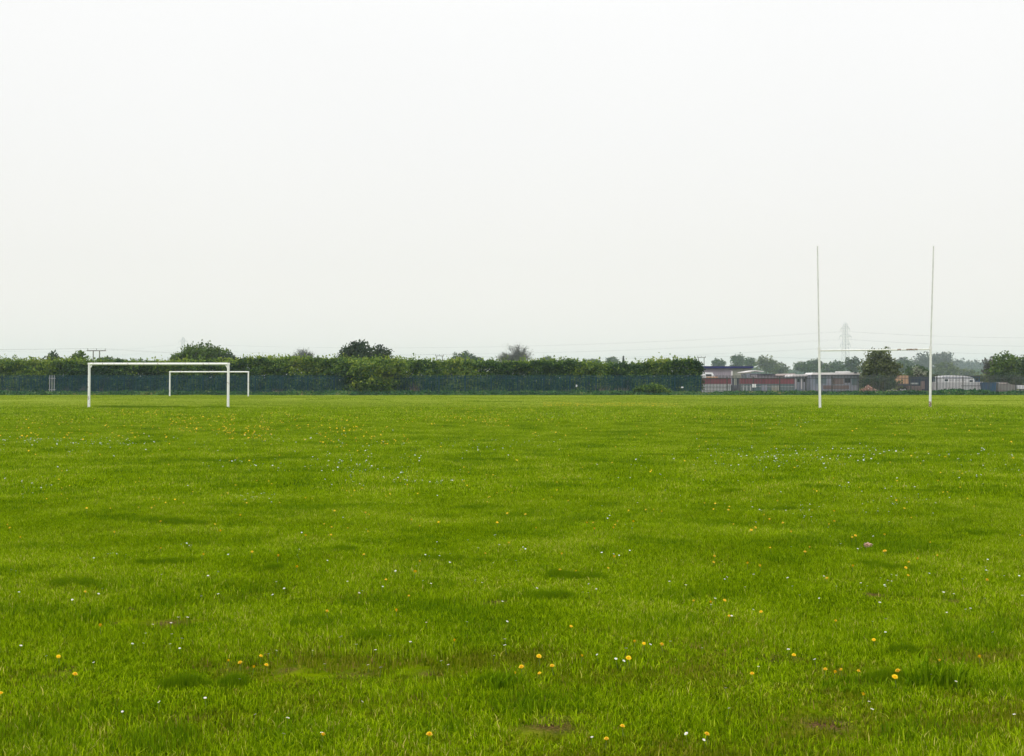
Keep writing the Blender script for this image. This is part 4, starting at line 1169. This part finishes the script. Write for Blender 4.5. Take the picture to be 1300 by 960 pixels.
# pale grey low trailer in front
d = 134; root = empty("flat_sided_trailer", (X(1220, d), d, 0)); ox = root.location.x; tag(root, "long pale grey flat-sided trailer behind the fence, below the coach roof", "trailer")
wbox(1192.3, 1247.8, 485.6, 496, d, 2.2, "side_panel", m_palegrey, root, bev=.03)
wbox(1192.5, 1247.6, 485.0, 485.55, d, 2.2, "top_rail", m_whitep, root)
for p in (1199, 1207, 1223, 1240): wbox(p, p + .7, 486, 495, d, .02, "strap", m_whitep, root, off=-.024)
wbox(1220, 1247, 489.6, 490.3, d, .02, "trim_strip", m_slate, root, off=-.025)
for px in (1205, 1212, 1238): wheel(root, X(px, d) - ox, .15, .36)
# blue cabin and container
d = 146; root = empty("blue_cabin", (X(1240, d), d, 0)); tag(root, "blue cabin seen just past the right end of the coach", "cabin")
wbox(1233, 1244.5, 478.4, 499, d, 3, "wall", m_blue, root, floor=.05); wbox(1232, 1245.5, 477.4, 478.35, d, 3.4, "roof", m_slate, root, off=-.2)
wbox(1238.6, 1241.6, 480.6, 483.4, d, .02, "window", m_glass, root, off=-.024)
d = 133; root = empty("blue_skip", (X(1257, d), d, 0)); ox = root.location.x; tag(root, "low blue metal skip right of the pale grey trailer", "skip")
mb = MB(); mb.prism([(X(1250.5, d) - ox, .05), (X(1263.5, d) - ox, .05), (X(1265.3, d) - ox, Z(486, d)), (X(1248.8, d) - ox, Z(486, d))], 0, 1.7); mb.build("body", m_blue, root)
wbox(1248.5, 1265.6, 485.6, 485.98, d, 1.8, "rim_rail", m_blue, root, off=-.05)
for p in (1253, 1257, 1261): wbox(p, p + .8, 486.6, 497, d, .03, "rib", m_blue, root, off=-.034)
# sheeted stack and white low trailer at right edge
d = 133.5; root = empty("sheeted_stack", (X(1278, d), d, 0)); ox = root.location.x; tag(root, "stack covered with grey-brown sheeting right of the blue skip", "stack")
mb = MB(); mb.prism([(X(1266.5, d) - ox, 0), (X(1291, d) - ox, 0), (X(1289.5, d) - ox, Z(488.8, d)), (X(1284, d) - ox, Z(488.2, d)), (X(1279, d) - ox, Z(485.6, d)), (X(1273, d) - ox, Z(485.3, d)), (X(1267.5, d) - ox, Z(486, d))], 0, 1.8); mb.build("sheeting", m_sheet, root)
wbox(1268, 1278, 486.2, 487.2, d, .03, "edge_board", m_pinkp, root, off=-.035)
d = 134; root = empty("white_trailer", (X(1300, d), d, 0)); ox = root.location.x; tag(root, "low white trailer cut off by the right edge of the picture", "trailer")
wbox(1291.5, 1312, 489.2, 494, d, 1.8, "body", m_van, root, bev=.02)
wbox(1291, 1312.5, 488.9, 489.15, d, 1.8, "top_rail", m_galv, root)
for px in (1298, 1306): wheel(root, X(px, d) - ox, .15, .3)

# pale sheds glimpsed over the hedge
for a0, a1, y0, d, lb in ((714, 731, 463.0, 185, "left white shed roof glimpsed over the hedge top"), (742, 766, 463.0, 187, "right white shed roof glimpsed over the hedge top")):
    root = empty("white_shed", (X((a0 + a1) / 2, d), d, 0)); ox = root.location.x; tag(root, lb, "shed", "white sheds beyond the hedge")
    wbox(a0 + .5, a1 - .5, 465, 500, d, 5, "wall", m_whitep, root, floor=0)
    mb = MB(); mb.prism([(X(a0, d) - ox, Z(464.95, d)), (X(a1, d) - ox, Z(464.95, d)), (X(a1, d) - ox, Z(463.9, d)), (X((a0 + a1) / 2, d) - ox, Z(y0, d)), (X(a0, d) - ox, Z(463.9, d))], -.2, 5.2); mb.build("roof", m_palegrey, root)
d = 180; root = empty("caravan", (X(794, d), d, 0)); ox = root.location.x; tag(root, "white caravan roof with a red stripe showing in the hedge gap", "caravan")
mb = MB(); mb.prism([(X(784, d) - ox, .4), (X(803, d) - ox, .4), (X(804, d) - ox, Z(468, d)), (X(801, d) - ox, Z(466.4, d)), (X(787, d) - ox, Z(466.0, d)), (X(783.5, d) - ox, Z(468, d))], 0, 2.2); mb.build("body", m_van, root)
wbox(788, 797, 467.6, 469.4, d, .02, "stripe", m_pinkred, root, off=-.024)
for px in (790, 797): wheel(root, X(px, d) - ox, .1, .33)

# ------------------------------------------------------------------ poles, pylons and their lines
def h_pole(px, py_top, d, arm_px, half_px, label):
    root = empty("h_pole", (X(px, d), d, 0)); tag(root, label, "utility pole", "H-shaped wooden power poles")
    zt = Z(py_top, d); hw = half_px * d / F; aw = arm_px * d / F
    for s in (-1, 1):
        mb = MB(); mb.tube((s * hw, 0, -.2), (s * hw, 0, zt), .17, .13, 10); mb.build("post", m_wood, root)
    mb = MB(); mb.box(-aw, aw, -.12, .12, zt - .22, zt); mb.build("crossarm", m_wood, root)
    ends = []
    for s in (-.92, 0, .92):
        mb = MB()
        for k in range(3): mb.tube((s * aw, 0, zt + .08 + k * .13), (s * aw, 0, zt + .16 + k * .13), .10, .06, 10)
        mb.tube((s * aw, 0, zt), (s * aw, 0, zt + .5), .025, .025, 6)
        mb.build("insulator", m_slate, root); ends.append(Vector((X(px, d) + s * aw, d, zt + .5)))
    return ends
e1 = h_pole(122, 444.8, 312, 12, 4.0, "nearest H-shaped pole with a wide crossarm, left of the goals")
e2 = h_pole(558, 451.5, 440, 5.5, 3.6, "small hazy H-shaped pole above the middle of the hedge")
e3 = h_pole(890.5, 453.5, 460, 5.5, 3.6, "small hazy H-shaped pole above the right end of hedge")
def cable(pts_list, r, name, label, group, sag):
    mb = MB()
    for a_, b_ in zip(pts_list[:-1], pts_list[1:]):
        prev = a_
        for k in range(1, 17):
            u = k / 16; p = a_.lerp(b_, u) - Vector((0, 0, 4 * sag * u * (1 - u)))
            mb.tube(prev, p, r, r, 4, False); prev = p
    tag(mb.build(name, m_wire), label, "cable", group)
for i in range(3):
    le = Vector((-330, 235 + i * 2, 10.5))
    cable([le, e1[i], e2[i], e3[i], Vector((420, 520 + i * 2, 10.5))], .006, "overhead_wire", "thin overhead wire strung between the H-shaped wooden poles", "wires on the wooden poles", 1.6)

def pylon(px, py_top, d, rz, label):
    zt = Z(py_top, d); root = empty("pylon", (X(px, d), d, 0), rz); tag(root, label, "pylon", "steel lattice pylons in the haze")
    def w_at(z):
        u = z / zt
        return 2.6 - 1.5 * u if u < .6 else 1.7 - 1.6 * (u - .6)
    levels = [0, .12, .23, .33, .42, .50, .57, .63, .69, .75, .81, .87, .93, .97]
    mb = MB(); b2 = MB()
    cs = [(-1, -1), (1, -1), (1, 1), (-1, 1)]
    for l0, l1 in zip(levels[:-1], levels[1:]):
        z0, z1 = l0 * zt, l1 * zt; w0, w1 = w_at(z0), w_at(z1)
        for i in range(4):
            a_, b_ = cs[i], cs[(i + 1) % 4]
            mb.tube((a_[0] * w0, a_[1] * w0, z0), (a_[0] * w1, a_[1] * w1, z1), .12, .11, 5)
            b2.tube((a_[0] * w0, a_[1] * w0, z0), (b_[0] * w1, b_[1] * w1, z1), .06, .06, 4)
            b2.tube((b_[0] * w0, b_[1] * w0, z0), (a_[0] * w1, a_[1] * w1, z1), .06, .06, 4)
            b2.tube((a_[0] * w1, a_[1] * w1, z1), (b_[0] * w1, b_[1] * w1, z1), .06, .06, 4)
    w = w_at(.97 * zt)
    for a_ in cs: mb.tube((a_[0] * w, a_[1] * w, .97 * zt), (0, 0, zt), .13, .1, 5)
    mb.build("leg_frame", m_steel, root); b2.build("bracing", m_steel, root)
    tips = []
    for lv, half in ((.90, 4.8), (.77, 6.4), (.64, 5.2)):
        z_ = lv * zt
        for s in (-1, 1):
            mb = MB(); wz = w_at(z_)
            for yy_ in (-wz, wz):
                mb.tube((s * wz, yy_, z_), (s * half, 0, z_), .12, .1, 5); mb.tube((s * wz, yy_, z_ + 1.9), (s * half, 0, z_), .1, .08, 5)
            arm = mb.build("crossarm", m_steel, root)
            mb = MB(); mb.tube((s * half, 0, z_), (s * half, 0, z_ - 2.2), .12, .12, 6); mb.build("insulator", m_steel, arm)
            tips.append(Matrix.Translation(root.location) @ Matrix.Rotation(rz, 4, 'Z') @ Vector((s * half, 0, z_ - 2.2)))
    return tips
t1 = pylon(1073.8, 409.5, 905, .55, "taller faint steel lattice pylon between the rugby posts")
t2 = pylon(232, 428, 1240, .55, "very faint smaller pylon above the broad tree on the left")
for i in range(6):
    off = t1[i] - t2[i]
    cable([t2[i] - Vector((300, -60, 0)), t2[i], t1[i], t1[i] + Vector((340, -120, 2))], .018, "power_line", "faint high-voltage line strung between the hazy steel pylons", "high-voltage lines", 8.0)
